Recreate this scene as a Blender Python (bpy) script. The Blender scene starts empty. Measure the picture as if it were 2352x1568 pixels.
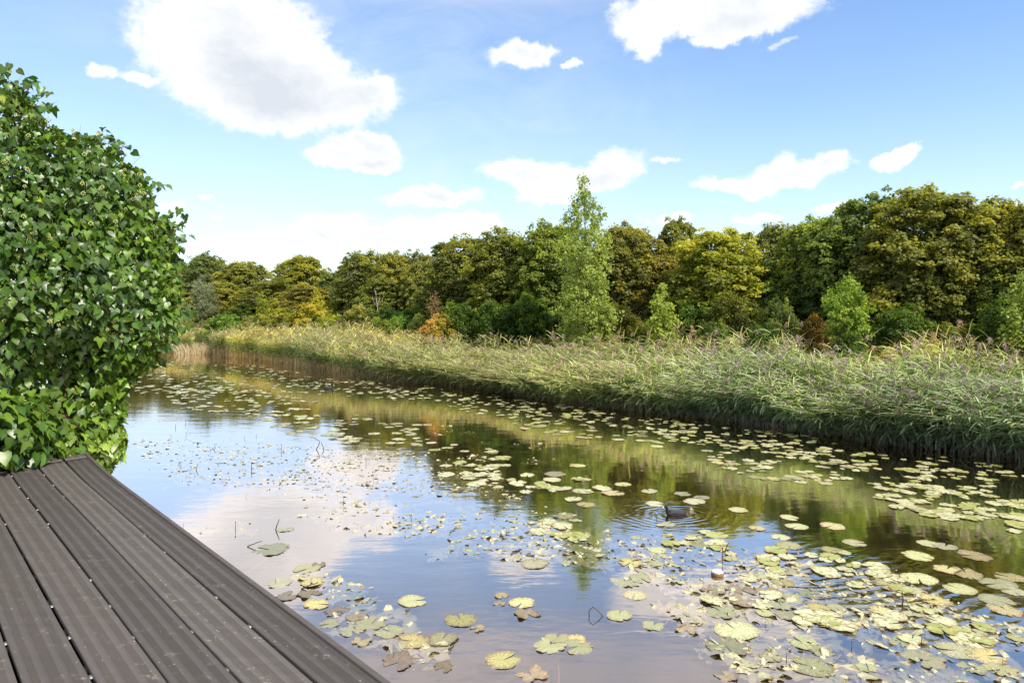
import bpy, math, random
import numpy as np
from mathutils import Vector

sc = bpy.context.scene
COL = sc.collection
rad = math.radians

# ------------------------------------------------------------------ camera, sky, sun, exposure
CX, CY, F = 1176.0, 710.0, 1568.0          # photo measured at 2352 px width: vanishing column, horizon row, focal length
CAMZ = 2.6                                  # eye above the water
cam_d = bpy.data.cameras.new('camera')
cam = bpy.data.objects.new('camera', cam_d)
COL.objects.link(cam)
cam_d.sensor_width = 36.0
cam_d.lens = 36.0 * F / 2352.0
cam_d.shift_y = -(784.0 - CY) / 2352.0
cam_d.clip_start = 0.05
cam_d.clip_end = 3000
cam.location = (0, 0, CAMZ)
cam.rotation_euler = (rad(90), 0, 0)
sc.camera = cam

SUN_EL, SUN_AZ = rad(48), rad(138)          # azimuth clockwise from +Y (view direction): sun on the right
sun_d = bpy.data.lights.new('sun', 'SUN')
sun_d.energy = 4.3
sun_d.angle = rad(0.6)
sun_d.color = (1.0, 0.93, 0.82)
sun = bpy.data.objects.new('sun', sun_d)
COL.objects.link(sun)
sdir = Vector((math.sin(SUN_AZ) * math.cos(SUN_EL), math.cos(SUN_AZ) * math.cos(SUN_EL), math.sin(SUN_EL)))
sun.rotation_euler = sdir.to_track_quat('Z', 'Y').to_euler()
sun.location = sdir * 50

sc.view_settings.view_transform = 'Standard'
sc.view_settings.look = 'None'
sc.view_settings.gamma = 1
sc.view_settings.exposure = 0.72
sc.cycles.max_bounces = 8
sc.cycles.transparent_max_bounces = 12
sc.cycles.use_denoising = True


class NT:
    """small node-tree helper"""
    def __init__(self, tree):
        self.t = tree
        tree.nodes.clear()

    def n(self, typ, **kw):
        nd = self.t.nodes.new(typ)
        for k, v in kw.items():
            setattr(nd, k, v)
        return nd

    def set(self, sock, v):
        if hasattr(v, 'is_output') or isinstance(v, bpy.types.NodeSocket):
            self.t.links.new(v, sock)
        else:
            sock.default_value = v

    def math(self, op, a, b=None, c=None, clamp=False):
        nd = self.n('ShaderNodeMath', operation=op)
        nd.use_clamp = clamp
        self.set(nd.inputs[0], a)
        if b is not None: self.set(nd.inputs[1], b)
        if c is not None: self.set(nd.inputs[2], c)
        return nd.outputs[0]

    def vmath(self, op, a, b=None, c=None):
        nd = self.n('ShaderNodeVectorMath', operation=op)
        self.set(nd.inputs[0], a)
        if b is not None: self.set(nd.inputs[1], b)
        if c is not None: self.set(nd.inputs[2], c)
        return nd.outputs['Value'] if op in ('LENGTH', 'DISTANCE', 'DOT_PRODUCT') else nd.outputs[0]

    def noise(self, vec, scale, detail=4, rough=0.5, out='Fac', dist=0.0):
        nd = self.n('ShaderNodeTexNoise')
        if vec is not None: self.set(nd.inputs['Vector'], vec)
        nd.inputs['Scale'].default_value = scale
        nd.inputs['Detail'].default_value = detail
        nd.inputs['Roughness'].default_value = rough
        nd.inputs['Distortion'].default_value = dist
        return nd.outputs[out]

    def maprange(self, v, a, b, c=0.0, d=1.0, smooth=False):
        nd = self.n('ShaderNodeMapRange')
        if smooth: nd.interpolation_type = 'SMOOTHSTEP'
        self.set(nd.inputs[0], v)
        for i, x in enumerate((a, b, c, d)):
            self.set(nd.inputs[i + 1], x)
        return nd.outputs[0]

    def mix(self, fac, a, b, blend='MIX'):
        nd = self.n('ShaderNodeMix', data_type='RGBA', blend_type=blend)
        self.set(nd.inputs[0], fac)
        self.set(nd.inputs[6], a)
        self.set(nd.inputs[7], b)
        return nd.outputs[2]


def rgb(r, g, b): return (r, g, b, 1.0)


world = bpy.data.worlds.new('World')
sc.world = world
world.use_nodes = True
w = NT(world.node_tree)
out = w.n('ShaderNodeOutputWorld')
bg = w.n('ShaderNodeBackground')
bg.inputs['Strength'].default_value = 0.15
sky = w.n('ShaderNodeTexSky', sky_type='NISHITA')
sky.sun_disc = False
sky.sun_elevation = SUN_EL
sky.sun_rotation = SUN_AZ
sky.air_density = 1.0
sky.dust_density = 0.6
sky.ozone_density = 2.0
tc = w.n('ShaderNodeTexCoord')
sep = w.n('ShaderNodeSeparateXYZ')
w.t.links.new(tc.outputs['Generated'], sep.inputs[0])
az = w.math('ARCTAN2', sep.outputs[0], sep.outputs[1])
el = w.math('ARCSINE', sep.outputs[2])
comb = w.n('ShaderNodeCombineXYZ')
w.t.links.new(az, comb.inputs[0]); w.t.links.new(el, comb.inputs[1])
P0 = comb.outputs[0]
nz_c = w.noise(P0, 13.0, 8, 0.6, 'Color')
warp = w.vmath('MULTIPLY_ADD', nz_c, (0.10, 0.06, 0), (-0.05, -0.03, 0))
P1 = w.vmath('ADD', P0, warp)
# clouds, each a union of soft lobes in the sky (azimuth, elevation); given by where they stand over the horizon
CLOUDS = [
    (470, 75, 165, 112, 1), (600, 100, 160, 120, 1), (560, 195, 170, 85, 1), (720, 215, 150, 78, 1), (850, 212, 78, 42, 1), (650, 245, 150, 48, 1),
    (232, 158, 42, 18, 1), (322, 180, 34, 14, 1),
    (820, 350, 95, 32, 1), (860, 325, 52, 24, 1), (760, 362, 70, 16, 1), (870, 375, 45, 16, 1),
    (985, 452, 108, 22, 1), (1010, 440, 60, 18, 1),
    (765, 512, 92, 28, 1), (700, 535, 85, 18, 1), (820, 535, 70, 12, .6),
    (1040, 522, 115, 26, 1), (1095, 503, 62, 20, 1), (960, 545, 95, 14, .6), (520, 548, 105, 15, .7),
    (1190, 130, 74, 32, 1), (1232, 112, 34, 22, 1), (1317, 138, 22, 13, 1),
    (1475, 40, 85, 50, 1), (1495, 100, 46, 32, 1), (1640, 20, 125, 55, 1), (1790, 5, 140, 50, 1), (1690, 62, 110, 22, 1), (1640, 92, 34, 14, .6), (1790, 98, 40, 10, .6),
    (1180, 392, 70, 36, 1), (1270, 408, 95, 38, 1), (1412, 382, 62, 38, 1), (1250, 452, 62, 20, 1), (1350, 410, 60, 25, 1), (1528, 371, 36, 9, .7),
    (1665, 425, 75, 16, 1), (1760, 410, 85, 28, 1), (1860, 386, 72, 30, 1), (1925, 364, 44, 21, 1),
    (2052, 367, 44, 18, 1), (2098, 343, 34, 18, 1),
    (1745, 495, 55, 16, .8), (1915, 476, 45, 15, .8), (1535, 508, 52, 15, 1), (1720, 548, 60, 10, .8),
    (478, 453, 27, 8, 1), (508, 486, 18, 8, .8), (395, 480, 22, 13, .8), (2350, 425, 20, 7, .8),
]


def azel(px, py):
    x, z = (px - CX) / F, (CY - py) / F
    return math.atan2(x, 1.0), math.atan2(z, math.hypot(x, 1.0))


m_all = None
for (px, py, rx, ry, dens) in CLOUDS:
    a0, e0 = azel(px, py)
    a1, _ = azel(px + rx, py)
    a2, _ = azel(px - rx, py)
    _, e1 = azel(px, py - ry)
    _, e2 = azel(px, py + ry)
    ra, re = (a1 - a2) / 2, (e1 - e2) / 2
    v = w.vmath('MULTIPLY_ADD', P1, (1 / ra, 1 / re, 0), (-a0 / ra, -e0 / re, 0))
    q_ = w.vmath('DOT_PRODUCT', v, v)
    g_ = w.math('EXPONENT', w.math('MULTIPLY', w.math('POWER', q_, 1.5), -0.95))
    m_all = w.math('MULTIPLY_ADD', g_, dens, 0.0 if m_all is None else m_all)
Pn = w.vmath('MULTIPLY', P0, (1.0, 1.6, 1.0))
puff = w.noise(Pn, 30.0, 12, 0.66)
big = w.noise(Pn, 8.0, 5, 0.55)
edge = w.math('ADD', m_all, w.math('MULTIPLY', w.math('SUBTRACT', puff, 0.5), w.maprange(m_all, 0.05, 0.4, 0.4, 1.5)))
cov = w.maprange(edge, 0.14, 0.92, 0, 1, True)
# behind the camera and overhead: scattered clouds of the same sort
back = w.maprange(w.noise(Pn, 2.6, 7, 0.6), 0.54, 0.64, 0, 0.9, True)
backmask = w.maprange(w.math('ABSOLUTE', az), 0.85, 1.1)
cov = w.math('MAXIMUM', cov, w.math('MULTIPLY', back, backmask))
# grey thick middles, white rims
thick = w.maprange(w.math('ADD', w.math('ADD', m_all, w.math('MULTIPLY_ADD', big, 3.0, -1.5)), w.math('MULTIPLY_ADD', puff, 1.6, -0.8)), 0.5, 2.6, 0, 1, False)
cloud_col = w.mix(thick, rgb(4.75, 4.8, 4.85), rgb(3.1, 3.3, 3.6))
# thin high veil and the pale air low down and to the left
veil = w.maprange(w.noise(w.vmath('MULTIPLY', P0, (1.0, 3.2, 1.0)), 3.0, 6, 0.6, 'Fac', 0.6), 0.42, 0.75, 0.0, 0.45, True)
left = w.maprange(az, 0.70, -0.70, 0.0, 0.42)
low = w.maprange(el, 0.36, 0.02, 0.0, 0.60, False)
low = w.math('POWER', low, 1.6)
cirrus = w.math('MULTIPLY', w.maprange(w.vmath('LENGTH', w.vmath('MULTIPLY_ADD', P1, (2.2, 4.0, 0), (0.35, -1.15, 0))), 1.3, 0.3, 0, 1, True), w.maprange(w.noise(w.vmath('MULTIPLY', P0, (1.6, 4.0, 1.0)), 4.0, 7, 0.65, 'Fac', 1.2), 0.3, 0.7, 0.05, 0.32))
hz = w.math('ADD', w.math('ADD', w.math('MULTIPLY', w.math('ADD', veil, 0.25), left), low), cirrus, None, True)
hsv = w.n('ShaderNodeHueSaturation')
hsv.inputs['Saturation'].default_value = 1.14
hsv.inputs['Value'].default_value = 1.02
w.t.links.new(sky.outputs[0], hsv.inputs['Color'])
skyc = w.mix(hz, w.mix(1.0, hsv.outputs[0], rgb(1.08, 1.0, 1.0), 'MULTIPLY'), rgb(3.35, 3.9, 4.5))
# a sheet of thin grey-white cloud above the picture, seen in the water
high = w.math('MULTIPLY', w.maprange(el, 0.40, 0.48, 0.0, 0.97, True), w.maprange(w.noise(Pn, 5.0, 5, 0.55), 0.3, 0.6, 0.55, 1.0))
skyc = w.mix(high, skyc, rgb(4.1, 4.05, 4.3))
final = w.mix(cov, skyc, cloud_col)
w.t.links.new(final, bg.inputs['Color'])
w.t.links.new(bg.outputs[0], out.inputs['Surface'])

# ------------------------------------------------------------------ helpers


def X(px, Y): return (px - CX) / F * Y
def Z(py, Y): return CAMZ - (py - CY) / F * Y
def W(px, py):
    """point of the water plane seen there"""
    Y = F * CAMZ / (py - CY)
    return np.array((X(px, Y), Y, 0.0))


def tag(o, label=None, cat=None, group=None, kind=None):
    if label: o['label'] = label
    if cat: o['category'] = cat
    if group: o['group'] = group
    if kind: o['kind'] = kind
    return o


def empty(name, loc=(0, 0, 0), rz=0.0):
    o = bpy.data.objects.new(name, None)
    o.location = loc
    o.rotation_euler = (0, 0, rz)
    o.empty_display_size = 0.2
    COL.objects.link(o)
    return o


def mesh_np(name, verts, faces, mat, cols=None, smooth=False, uvs=None):
    """verts (N,3); faces: int array (M,k) or list of such arrays"""
    me = bpy.data.meshes.new(name)
    if isinstance(faces, np.ndarray): faces = [faces]
    faces = [f for f in faces if len(f)]
    verts = np.asarray(verts, dtype=np.float32)
    me.vertices.add(len(verts))
    me.vertices.foreach_set('co', verts.ravel())
    loops = np.concatenate([f.ravel() for f in faces]).astype(np.int32)
    cnt = np.concatenate([np.full(len(f), f.shape[1]) for f in faces])
    start = np.concatenate(([0], np.cumsum(cnt)[:-1])).astype(np.int32)
    me.loops.add(len(loops))
    me.loops.foreach_set('vertex_index', loops)
    me.polygons.add(len(cnt))
    me.polygons.foreach_set('loop_start', start)
    if smooth:
        me.polygons.foreach_set('use_smooth', np.ones(len(cnt), dtype=bool))
    if cols is not None:
        ca = me.color_attributes.new('Col', 'FLOAT_COLOR', 'POINT')
        c4 = np.ones((len(verts), 4), dtype=np.float32)
        c4[:, :3] = cols
        ca.data.foreach_set('color', c4.ravel())
    me.update(calc_edges=True)
    if mat is not None: me.materials.append(mat)
    return me


def obj(name, me, parent=None, loc=None):
    o = bpy.data.objects.new(name, me)
    COL.objects.link(o)
    if parent is not None: o.parent = parent
    if loc is not None: o.location = loc
    return o


class MB:
    """collects pieces into one mesh"""
    def __init__(s): s.v, s.f, s.c, s.n = [], [], [], 0
    def add(s, v, f, c=None):
        v = np.asarray(v, float)
        s.v.append(v)
        for ff in (f if isinstance(f, list) else [f]):
            s.f.append(np.asarray(ff) + s.n)
        s.c.append(np.tile(np.asarray(c if c is not None else (1, 1, 1), float), (len(v), 1)) if c is None or np.ndim(c) == 1 else np.asarray(c))
        s.n += len(v)
    def tube(s, pts, radii, sides=6, c=None, cap=True):
        pts = np.asarray(pts, float); n = len(pts)
        radii = np.broadcast_to(radii, (n,))
        tan = np.gradient(pts, axis=0)
        tan /= np.linalg.norm(tan, axis=1)[:, None] + 1e-9
        ref = np.array((0.31, 0.17, 0.93)) if abs(tan[0][2]) < 0.9 else np.array((0.95, 0.2, 0.1))
        a = np.linspace(0, 2 * math.pi, sides, endpoint=False)
        V = []
        for i in range(n):
            u = np.cross(tan[i], ref); u /= np.linalg.norm(u) + 1e-9
            vv = np.cross(tan[i], u)
            V.append(pts[i] + radii[i] * (np.cos(a)[:, None] * u + np.sin(a)[:, None] * vv))
        V = np.concatenate(V)
        Fq = []
        for i in range(n - 1):
            for j in range(sides):
                k = (j + 1) % sides
                Fq.append((i * sides + j, i * sides + k, (i + 1) * sides + k, (i + 1) * sides + j))
        fl = [np.array(Fq)]
        if cap:
            fl.append(np.array([list(range(sides))[::-1]]))
            fl.append(np.array([list(range((n - 1) * sides, n * sides))]))
        s.add(V, fl, c)
    def box(s, lo, hi, c=None):
        x0, y0, z0 = lo; x1, y1, z1 = hi
        v = [(x0, y0, z0), (x1, y0, z0), (x1, y1, z0), (x0, y1, z0), (x0, y0, z1), (x1, y0, z1), (x1, y1, z1), (x0, y1, z1)]
        s.add(v, np.array([(0, 3, 2, 1), (4, 5, 6, 7), (0, 1, 5, 4), (1, 2, 6, 5), (2, 3, 7, 6), (3, 0, 4, 7)]), c)
    def mesh(s, name, mat, smooth=False):
        # group faces by arity
        by = {}
        for f in s.f: by.setdefault(f.shape[1], []).append(f)
        return mesh_np(name, np.concatenate(s.v), [np.concatenate(x) for x in by.values()], mat, np.concatenate(s.c), smooth)


def unit(v): return v / (np.linalg.norm(v, axis=-1, keepdims=True) + 1e-9)


def cards(rng, pos, nrm, size, aspect=0.62, fold=0.12, tdir=None):
    """leaf faces: kite-shaped, folded on the midrib"""
    n = len(pos)
    nrm = unit(nrm)
    t = rng.normal(size=(n, 3)) if tdir is None else tdir + rng.normal(size=(n, 3)) * 0.35
    t = unit(t - nrm * np.sum(t * nrm, 1, keepdims=True))
    b = np.cross(nrm, t)
    size = np.broadcast_to(size, (n,))[:, None]
    base = pos - t * size * 0.5
    tip = pos + t * size * 0.5 - nrm * size * fold
    l = pos - t * size * 0.08 + b * size * aspect * 0.5 + nrm * size * fold
    r = pos - t * size * 0.08 - b * size * aspect * 0.5 + nrm * size * fold
    V = np.stack([base, l, tip, r], 1).reshape(-1, 3)
    Fq = np.arange(n * 4).reshape(n, 4)
    return V, Fq


# ------------------------------------------------------------------ materials
def mat_new(name):
    m = bpy.data.materials.new(name)
    m.use_nodes = True
    return m, NT(m.node_tree)


def leaf_mat(name, rough=0.5, trans=0.35, spec=0.35, tint=True, noise_amt=0.25, coat=0.0, tgain=(1.15, 1.25, 0.55)):
    m, t = mat_new(name)
    o = t.n('ShaderNodeOutputMaterial')
    at = t.n('ShaderNodeAttribute', attribute_name='Col')
    col = at.outputs['Color']
    if tint:
        oi = t.n('ShaderNodeObjectInfo')
        col = t.mix(1.0, col, oi.outputs['Color'], 'MULTIPLY')
    if noise_amt:
        tcn = t.n('ShaderNodeTexCoord')
        nz = t.noise(tcn.outputs['Object'], 3.0, 3)
        col = t.mix(1.0, col, t.mix(nz, rgb(1 - noise_amt, 1 - noise_amt, 1 - noise_amt), rgb(1 + noise_amt, 1 + noise_amt, 1 + noise_amt)), 'MULTIPLY')
    p = t.n('ShaderNodeBsdfPrincipled')
    p.inputs['Roughness'].default_value = rough
    p.inputs['Specular IOR Level'].default_value = spec
    p.inputs['Coat Weight'].default_value = coat
    p.inputs['Coat Roughness'].default_value = 0.25
    t.set(p.inputs['Base Color'], col)
    tr = t.n('ShaderNodeBsdfTranslucent')
    t.set(tr.inputs['Color'], t.mix(1.0, col, rgb(*tgain), 'MULTIPLY'))
    mx = t.n('ShaderNodeMixShader')
    mx.inputs[0].default_value = trans
    t.t.links.new(p.outputs[0], mx.inputs[1]); t.t.links.new(tr.outputs[0], mx.inputs[2])
    t.t.links.new(mx.outputs[0], o.inputs['Surface'])
    return m


def simple_mat(name, col, rough=0.8, spec=0.3, nscale=20, namt=0.3, bump=0.0, attr=False, metallic=0.0):
    m, t = mat_new(name)
    o = t.n('ShaderNodeOutputMaterial')
    p = t.n('ShaderNodeBsdfPrincipled')
    tcn = t.n('ShaderNodeTexCoord')
    nz = t.noise(tcn.outputs['Object'], nscale, 5, 0.6)
    c = t.mix(nz, rgb(*[x * (1 - namt) for x in col]), rgb(*[x * (1 + namt) for x in col]))
    if attr:
        at = t.n('ShaderNodeAttribute', attribute_name='Col')
        c = t.mix(1.0, c, at.outputs['Color'], 'MULTIPLY')
    t.set(p.inputs['Base Color'], c)
    p.inputs['Roughness'].default_value = rough
    p.inputs['Specular IOR Level'].default_value = spec
    p.inputs['Metallic'].default_value = metallic
    if bump:
        b = t.n('ShaderNodeBump')
        b.inputs['Strength'].default_value = 1.0
        b.inputs['Distance'].default_value = bump
        t.set(b.inputs['Height'], nz)
        t.t.links.new(b.outputs[0], p.inputs['Normal'])
    t.t.links.new(p.outputs[0], o.inputs['Surface'])
    return m


M_tree = leaf_mat('tree_leaves', 0.55, 0.52, 0.3)
M_bark = simple_mat('bark', (0.10, 0.08, 0.06), 0.9, 0.2, 14, 0.5, 0.01)
M_birchbark = simple_mat('pale_bark', (0.34, 0.30, 0.25), 0.8, 0.2, 14, 0.5, 0.01)
M_ivy = leaf_mat('ivy_leaves', 0.38, 0.24, 0.5, False, 0.3, 0.0)
M_ivystem = simple_mat('ivy_stems', (0.16, 0.11, 0.07), 0.8, 0.3, 30, 0.4, 0.002, True)
M_umbel = simple_mat('ivy_flowers', (0.38, 0.42, 0.13), 0.7, 0.3, 60, 0.3)
M_reed = leaf_mat('reed_leaves', 0.45, 0.36, 0.4, False, 0.18, 0.0, (1.1, 1.2, 0.6))
M_grass = leaf_mat('tall_grass', 0.55, 0.3, 0.3, False)

# --- ground
m, t = mat_new('ground_earth')
o_ = t.n('ShaderNodeOutputMaterial'); p_ = t.n('ShaderNodeBsdfPrincipled')
tcn = t.n('ShaderNodeTexCoord')
n1 = t.noise(tcn.outputs['Object'], 0.6, 6, 0.6); n2 = t.noise(tcn.outputs['Object'], 9, 6, 0.65)
c_ = t.mix(t.maprange(n1, 0.4, 0.6), rgb(0.035, 0.05, 0.014), rgb(0.075, 0.065, 0.03))
c_ = t.mix(t.maprange(n2, 0.35, 0.7, 0, 0.8), c_, rgb(0.03, 0.022, 0.012))
t.set(p_.inputs['Base Color'], c_); p_.inputs['Roughness'].default_value = 0.95
b_ = t.n('ShaderNodeBump'); b_.inputs['Distance'].default_value = 0.06
t.set(b_.inputs['Height'], n2); t.t.links.new(b_.outputs[0], p_.inputs['Normal'])
t.t.links.new(p_.outputs[0], o_.inputs['Surface'])
M_ground = m

# --- water: reflecting skin over a murky brown body
COOT = W(1552, 1182)
m, t = mat_new('pond_water')
o_ = t.n('ShaderNodeOutputMaterial')
tcn = t.n('ShaderNodeTexCoord')
wc = tcn.outputs['Object']
fine = t.noise(t.vmath('MULTIPLY', wc, (0.75, 1.5, 1)), 9.0, 4, 0.55)
med = t.noise(t.vmath('MULTIPLY', wc, (0.6, 1.3, 1)), 2.6, 3, 0.5)
patch = t.maprange(t.noise(wc, 0.33, 3, 0.5), 0.42, 0.66, 0.25, 1.0, True)
h = t.math('ADD', t.math('MULTIPLY', t.math('MULTIPLY', fine, patch), 0.0011), t.math('MULTIPLY', med, 0.0028))
rel = t.vmath('SUBTRACT', wc, tuple(COOT))
r = t.vmath('LENGTH', t.vmath('MULTIPLY', rel, (0.85, 1.1, 1)))
rw = t.math('ADD', r, t.math('MULTIPLY', t.noise(wc, 2.2, 4), 0.35))
ring = t.math('SINE', t.math('MULTIPLY', rw, 62.0))
e1 = t.maprange(r, 1.15, 0.25, 0.0, 1.0, True)
ring2 = t.math('SINE', t.math('MULTIPLY', rw, 44.0))
d2 = t.vmath('LENGTH', t.vmath('SUBTRACT', wc, (3.3, 6.35, 0)))
e2 = t.maprange(d2, 1.5, 0.2, 0.0, 1.0, True)
h = t.math('ADD', h, t.math('MULTIPLY', t.math('MULTIPLY', ring, e1), t.math('MULTIPLY', t.noise(wc, 2.2, 3), 0.0008)))
h = t.math('ADD', h, t.math('MULTIPLY', t.math('MULTIPLY', ring2, e2), t.math('MULTIPLY', t.noise(wc, 1.8, 3), 0.0036)))
b_ = t.n('ShaderNodeBump'); b_.inputs['Strength'].default_value = 1.0; b_.inputs['Distance'].default_value = 1.0
t.set(b_.inputs['Height'], h)
gl = t.n('ShaderNodeBsdfGlossy'); gl.inputs['Roughness'].default_value = 0.045
gl.inputs['Color'].default_value = rgb(1.06, 0.95, 0.89)
t.t.links.new(b_.outputs[0], gl.inputs['Normal'])
tr = t.n('ShaderNodeBsdfTransparent'); tr.inputs['Color'].default_value = rgb(0.86, 0.82, 0.74)
fr = t.n('ShaderNodeFresnel'); fr.inputs['IOR'].default_value = 1.33
t.t.links.new(b_.outputs[0], fr.inputs['Normal'])
fac = t.math('MULTIPLY_ADD', fr.outputs[0], 4.4, 0.09, True)
fac = t.math('MINIMUM', fac, 0.86)
mx = t.n('ShaderNodeMixShader')
t.set(mx.inputs[0], fac)
t.t.links.new(tr.outputs[0], mx.inputs[1]); t.t.links.new(gl.outputs[0], mx.inputs[2])
t.t.links.new(mx.outputs[0], o_.inputs['Surface'])
M_water = m
M_bed = simple_mat('pond_mud', (0.078, 0.066, 0.050), 1.0, 0.0, 1.2, 0.25)

# --- deck boards
m, t = mat_new('deck_composite')
o_ = t.n('ShaderNodeOutputMaterial'); p_ = t.n('ShaderNodeBsdfPrincipled')
tcn = t.n('ShaderNodeTexCoord')
at = t.n('ShaderNodeAttribute', attribute_name='Col')
oc = tcn.outputs['Object']
g1 = t.noise(t.vmath('MULTIPLY', oc, (0.25, 3.0, 1)), 6, 6, 0.65)
g2 = t.noise(oc, 160, 3, 0.6)
g3 = t.noise(oc, 3.2, 5, 0.6)
c_ = t.mix(g1, rgb(0.052, 0.045, 0.042), rgb(0.102, 0.090, 0.085))
c_ = t.mix(t.maprange(g3, 0.35, 0.7, 0, 0.55), c_, rgb(0.078, 0.071, 0.060))
c_ = t.mix(1.0, c_, t.mix(g2, rgb(0.7, 0.7, 0.7), rgb(1.3, 1.3, 1.3)), 'MULTIPLY')
# pale smears and crumbs
s1 = t.noise(t.vmath('MULTIPLY', oc, (1.0, 2.2, 1)), 9, 3, 0.8)
s2 = t.noise(oc, 55, 3, 0.7)
sm = t.math('MULTIPLY', t.maprange(s1, 0.60, 0.70), t.maprange(s2, 0.45, 0.62))
c_ = t.mix(t.math('MULTIPLY', sm, 0.75), c_, rgb(0.34, 0.29, 0.22))
vo = t.n('ShaderNodeTexVoronoi'); vo.inputs['Scale'].default_value = 28
t.set(vo.inputs['Vector'], oc)
dots = t.math('MULTIPLY', t.math('LESS_THAN', vo.outputs['Distance'], 0.085), t.math('GREATER_THAN', t.noise(oc, 5, 2), 0.52))
c_ = t.mix(t.math('MULTIPLY', dots, 0.8), c_, rgb(0.5, 0.46, 0.38))
c_ = t.mix(1.0, c_, at.outputs['Color'], 'MULTIPLY')
t.set(p_.inputs['Base Color'], c_); p_.inputs['Roughness'].default_value = 0.62; p_.inputs['Specular IOR Level'].default_value = 0.4
b_ = t.n('ShaderNodeBump'); b_.inputs['Distance'].default_value = 0.0006
t.set(b_.inputs['Height'], g2); t.t.links.new(b_.outputs[0], p_.inputs['Normal'])
t.t.links.new(p_.outputs[0], o_.inputs['Surface'])
M_deck = m
M_joist = simple_mat('joist_wood', (0.02, 0.016, 0.013), 0.9, 0.1)
M_clip = simple_mat('clip_steel', (0.42, 0.45, 0.46), 0.3, 0.5, 60, 0.2, 0, False, 0.6)


def pad_mat(name, c1, c2, brown, blot=0.5, rough=0.3, spec=0.6, trans=0.12):
    m, t = mat_new(name)
    o = t.n('ShaderNodeOutputMaterial'); p = t.n('ShaderNodeBsdfPrincipled')
    tcn = t.n('ShaderNodeTexCoord'); oi = t.n('ShaderNodeObjectInfo')
    at = t.n('ShaderNodeAttribute', attribute_name='Col')
    off = t.vmath('MULTIPLY_ADD', oi.outputs['Random'], (37.0, 19.0, 7.0), (0, 0, 0))
    cc = t.vmath('ADD', tcn.outputs['Object'], off)
    a = t.noise(cc, 7, 4, 0.6); b = t.noise(cc, 22, 5, 0.7)
    c = t.mix(t.maprange(a, 0.35, 0.65), rgb(*c1), rgb(*c2))
    sepc = t.n('ShaderNodeSeparateColor'); t.t.links.new(at.outputs['Color'], sepc.inputs[0])
    rim = sepc.outputs[0]                     # 0 at the middle, 1 at the rim
    vein = sepc.outputs[1]
    c = t.mix(t.math('MULTIPLY', vein, 0.35), c, rgb(*[min(1, x * 1.35 + 0.03) for x in c1]))
    bl = t.maprange(t.math('ADD', b, t.math('MULTIPLY', t.math('POWER', rim, 4.0), 0.16)), 0.66 - 0.16 * blot, 0.74 - 0.12 * blot, 0, 0.85)
    c = t.mix(bl, c, rgb(*brown))
    c = t.mix(1.0, c, oi.outputs['Color'], 'MULTIPLY')
    t.set(p.inputs['Base Color'], c)
    p.inputs['Roughness'].default_value = rough
    p.inputs['Specular IOR Level'].default_value = spec
    bp = t.n('ShaderNodeBump'); bp.inputs['Distance'].default_value = 0.004
    t.set(bp.inputs['Height'], t.math('ADD', a, t.math('MULTIPLY', vein, -0.25)))
    t.t.links.new(bp.outputs[0], p.inputs['Normal'])
    t.t.links.new(p.outputs[0], o.inputs['Surface'])
    return m


M_pad = pad_mat('pad_pale', (0.50, 0.50, 0.32), (0.38, 0.41, 0.20), (0.26, 0.18, 0.08), 0.75, 0.22)
M_padyel = pad_mat('pad_yellow', (0.54, 0.47, 0.19), (0.42, 0.42, 0.20), (0.22, 0.14, 0.08), 0.95, 0.22)
M_padgrn = pad_mat('pad_green', (0.34, 0.36, 0.13), (0.22, 0.25, 0.06), (0.26, 0.19, 0.05), 0.6, 0.35)
M_wilt = pad_mat('leaf_wilted', (0.27, 0.30, 0.17), (0.34, 0.33, 0.20), (0.27, 0.20, 0.12), 0.6, 0.22)
M_wiltb = pad_mat('leaf_brown', (0.24, 0.19, 0.12), (0.33, 0.28, 0.17), (0.14, 0.09, 0.05), 0.6, 0.25)
M_scrap = pad_mat('leaf_scrap', (0.36, 0.38, 0.22), (0.44, 0.39, 0.25), (0.22, 0.17, 0.10), 0.6, 0.15)
M_sunk = pad_mat('leaf_sunken', (0.40, 0.38, 0.22), (0.26, 0.28, 0.12), (0.16, 0.11, 0.06), 0.6, 0.7, 0.1)
M_twig = simple_mat('dead_stalk', (0.055, 0.035, 0.022), 0.6, 0.4, 40, 0.5, 0, True)

# ------------------------------------------------------------------ ground, water
D = np.array((-0.6750, 0.7378)); N = np.array((0.7378, 0.6750))   # along the deck boards / across them towards the water
BANK_PX = [(380, 806), (430, 812), (500, 818), (600, 830), (760, 858), (900, 875), (1050, 885), (1200, 908), (1330, 928), (1500, 945),
           (1700, 968), (1880, 992), (2050, 1018), (2180, 1032), (2352, 1052)]
BANK = [W(a, b)[:2] for a, b in BANK_PX]
BANK = [np.array((-75.0, 96.0)), np.array((-40.0, 61.0)), np.array((-29.0, 50.0))] + BANK + [np.array((11.2, 9.6)), np.array((16.0, 4.5)), np.array((30.0, -10.0)), np.array((60.0, -42.0))]
BANK = np.array(BANK)
seg = np.diff(BANK, axis=0); seglen = np.linalg.norm(seg, axis=1); cum = np.concatenate(([0], np.cumsum(seglen)))


def bank_at(s):
    """point on the far bank at arc length s and its landward normal"""
    s = np.asarray(s, float)
    i = np.clip(np.searchsorted(cum, s, 'right') - 1, 0, len(seg) - 1)
    f = (s - cum[i]) / seglen[i]
    p = BANK[i] + seg[i] * f[:, None]
    # smoothed direction
    i2 = np.clip(i + np.where(f > 0.5, 1, -1), 0, len(seg) - 1)
    ww = np.abs(f - 0.5)[:, None]
    dvec = unit(seg[i]) * (1 - ww) + unit(seg[i2]) * ww
    dvec = unit(dvec)
    nrm = np.stack([-dvec[:, 1], dvec[:, 0]], 1)
    return p, nrm


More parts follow.
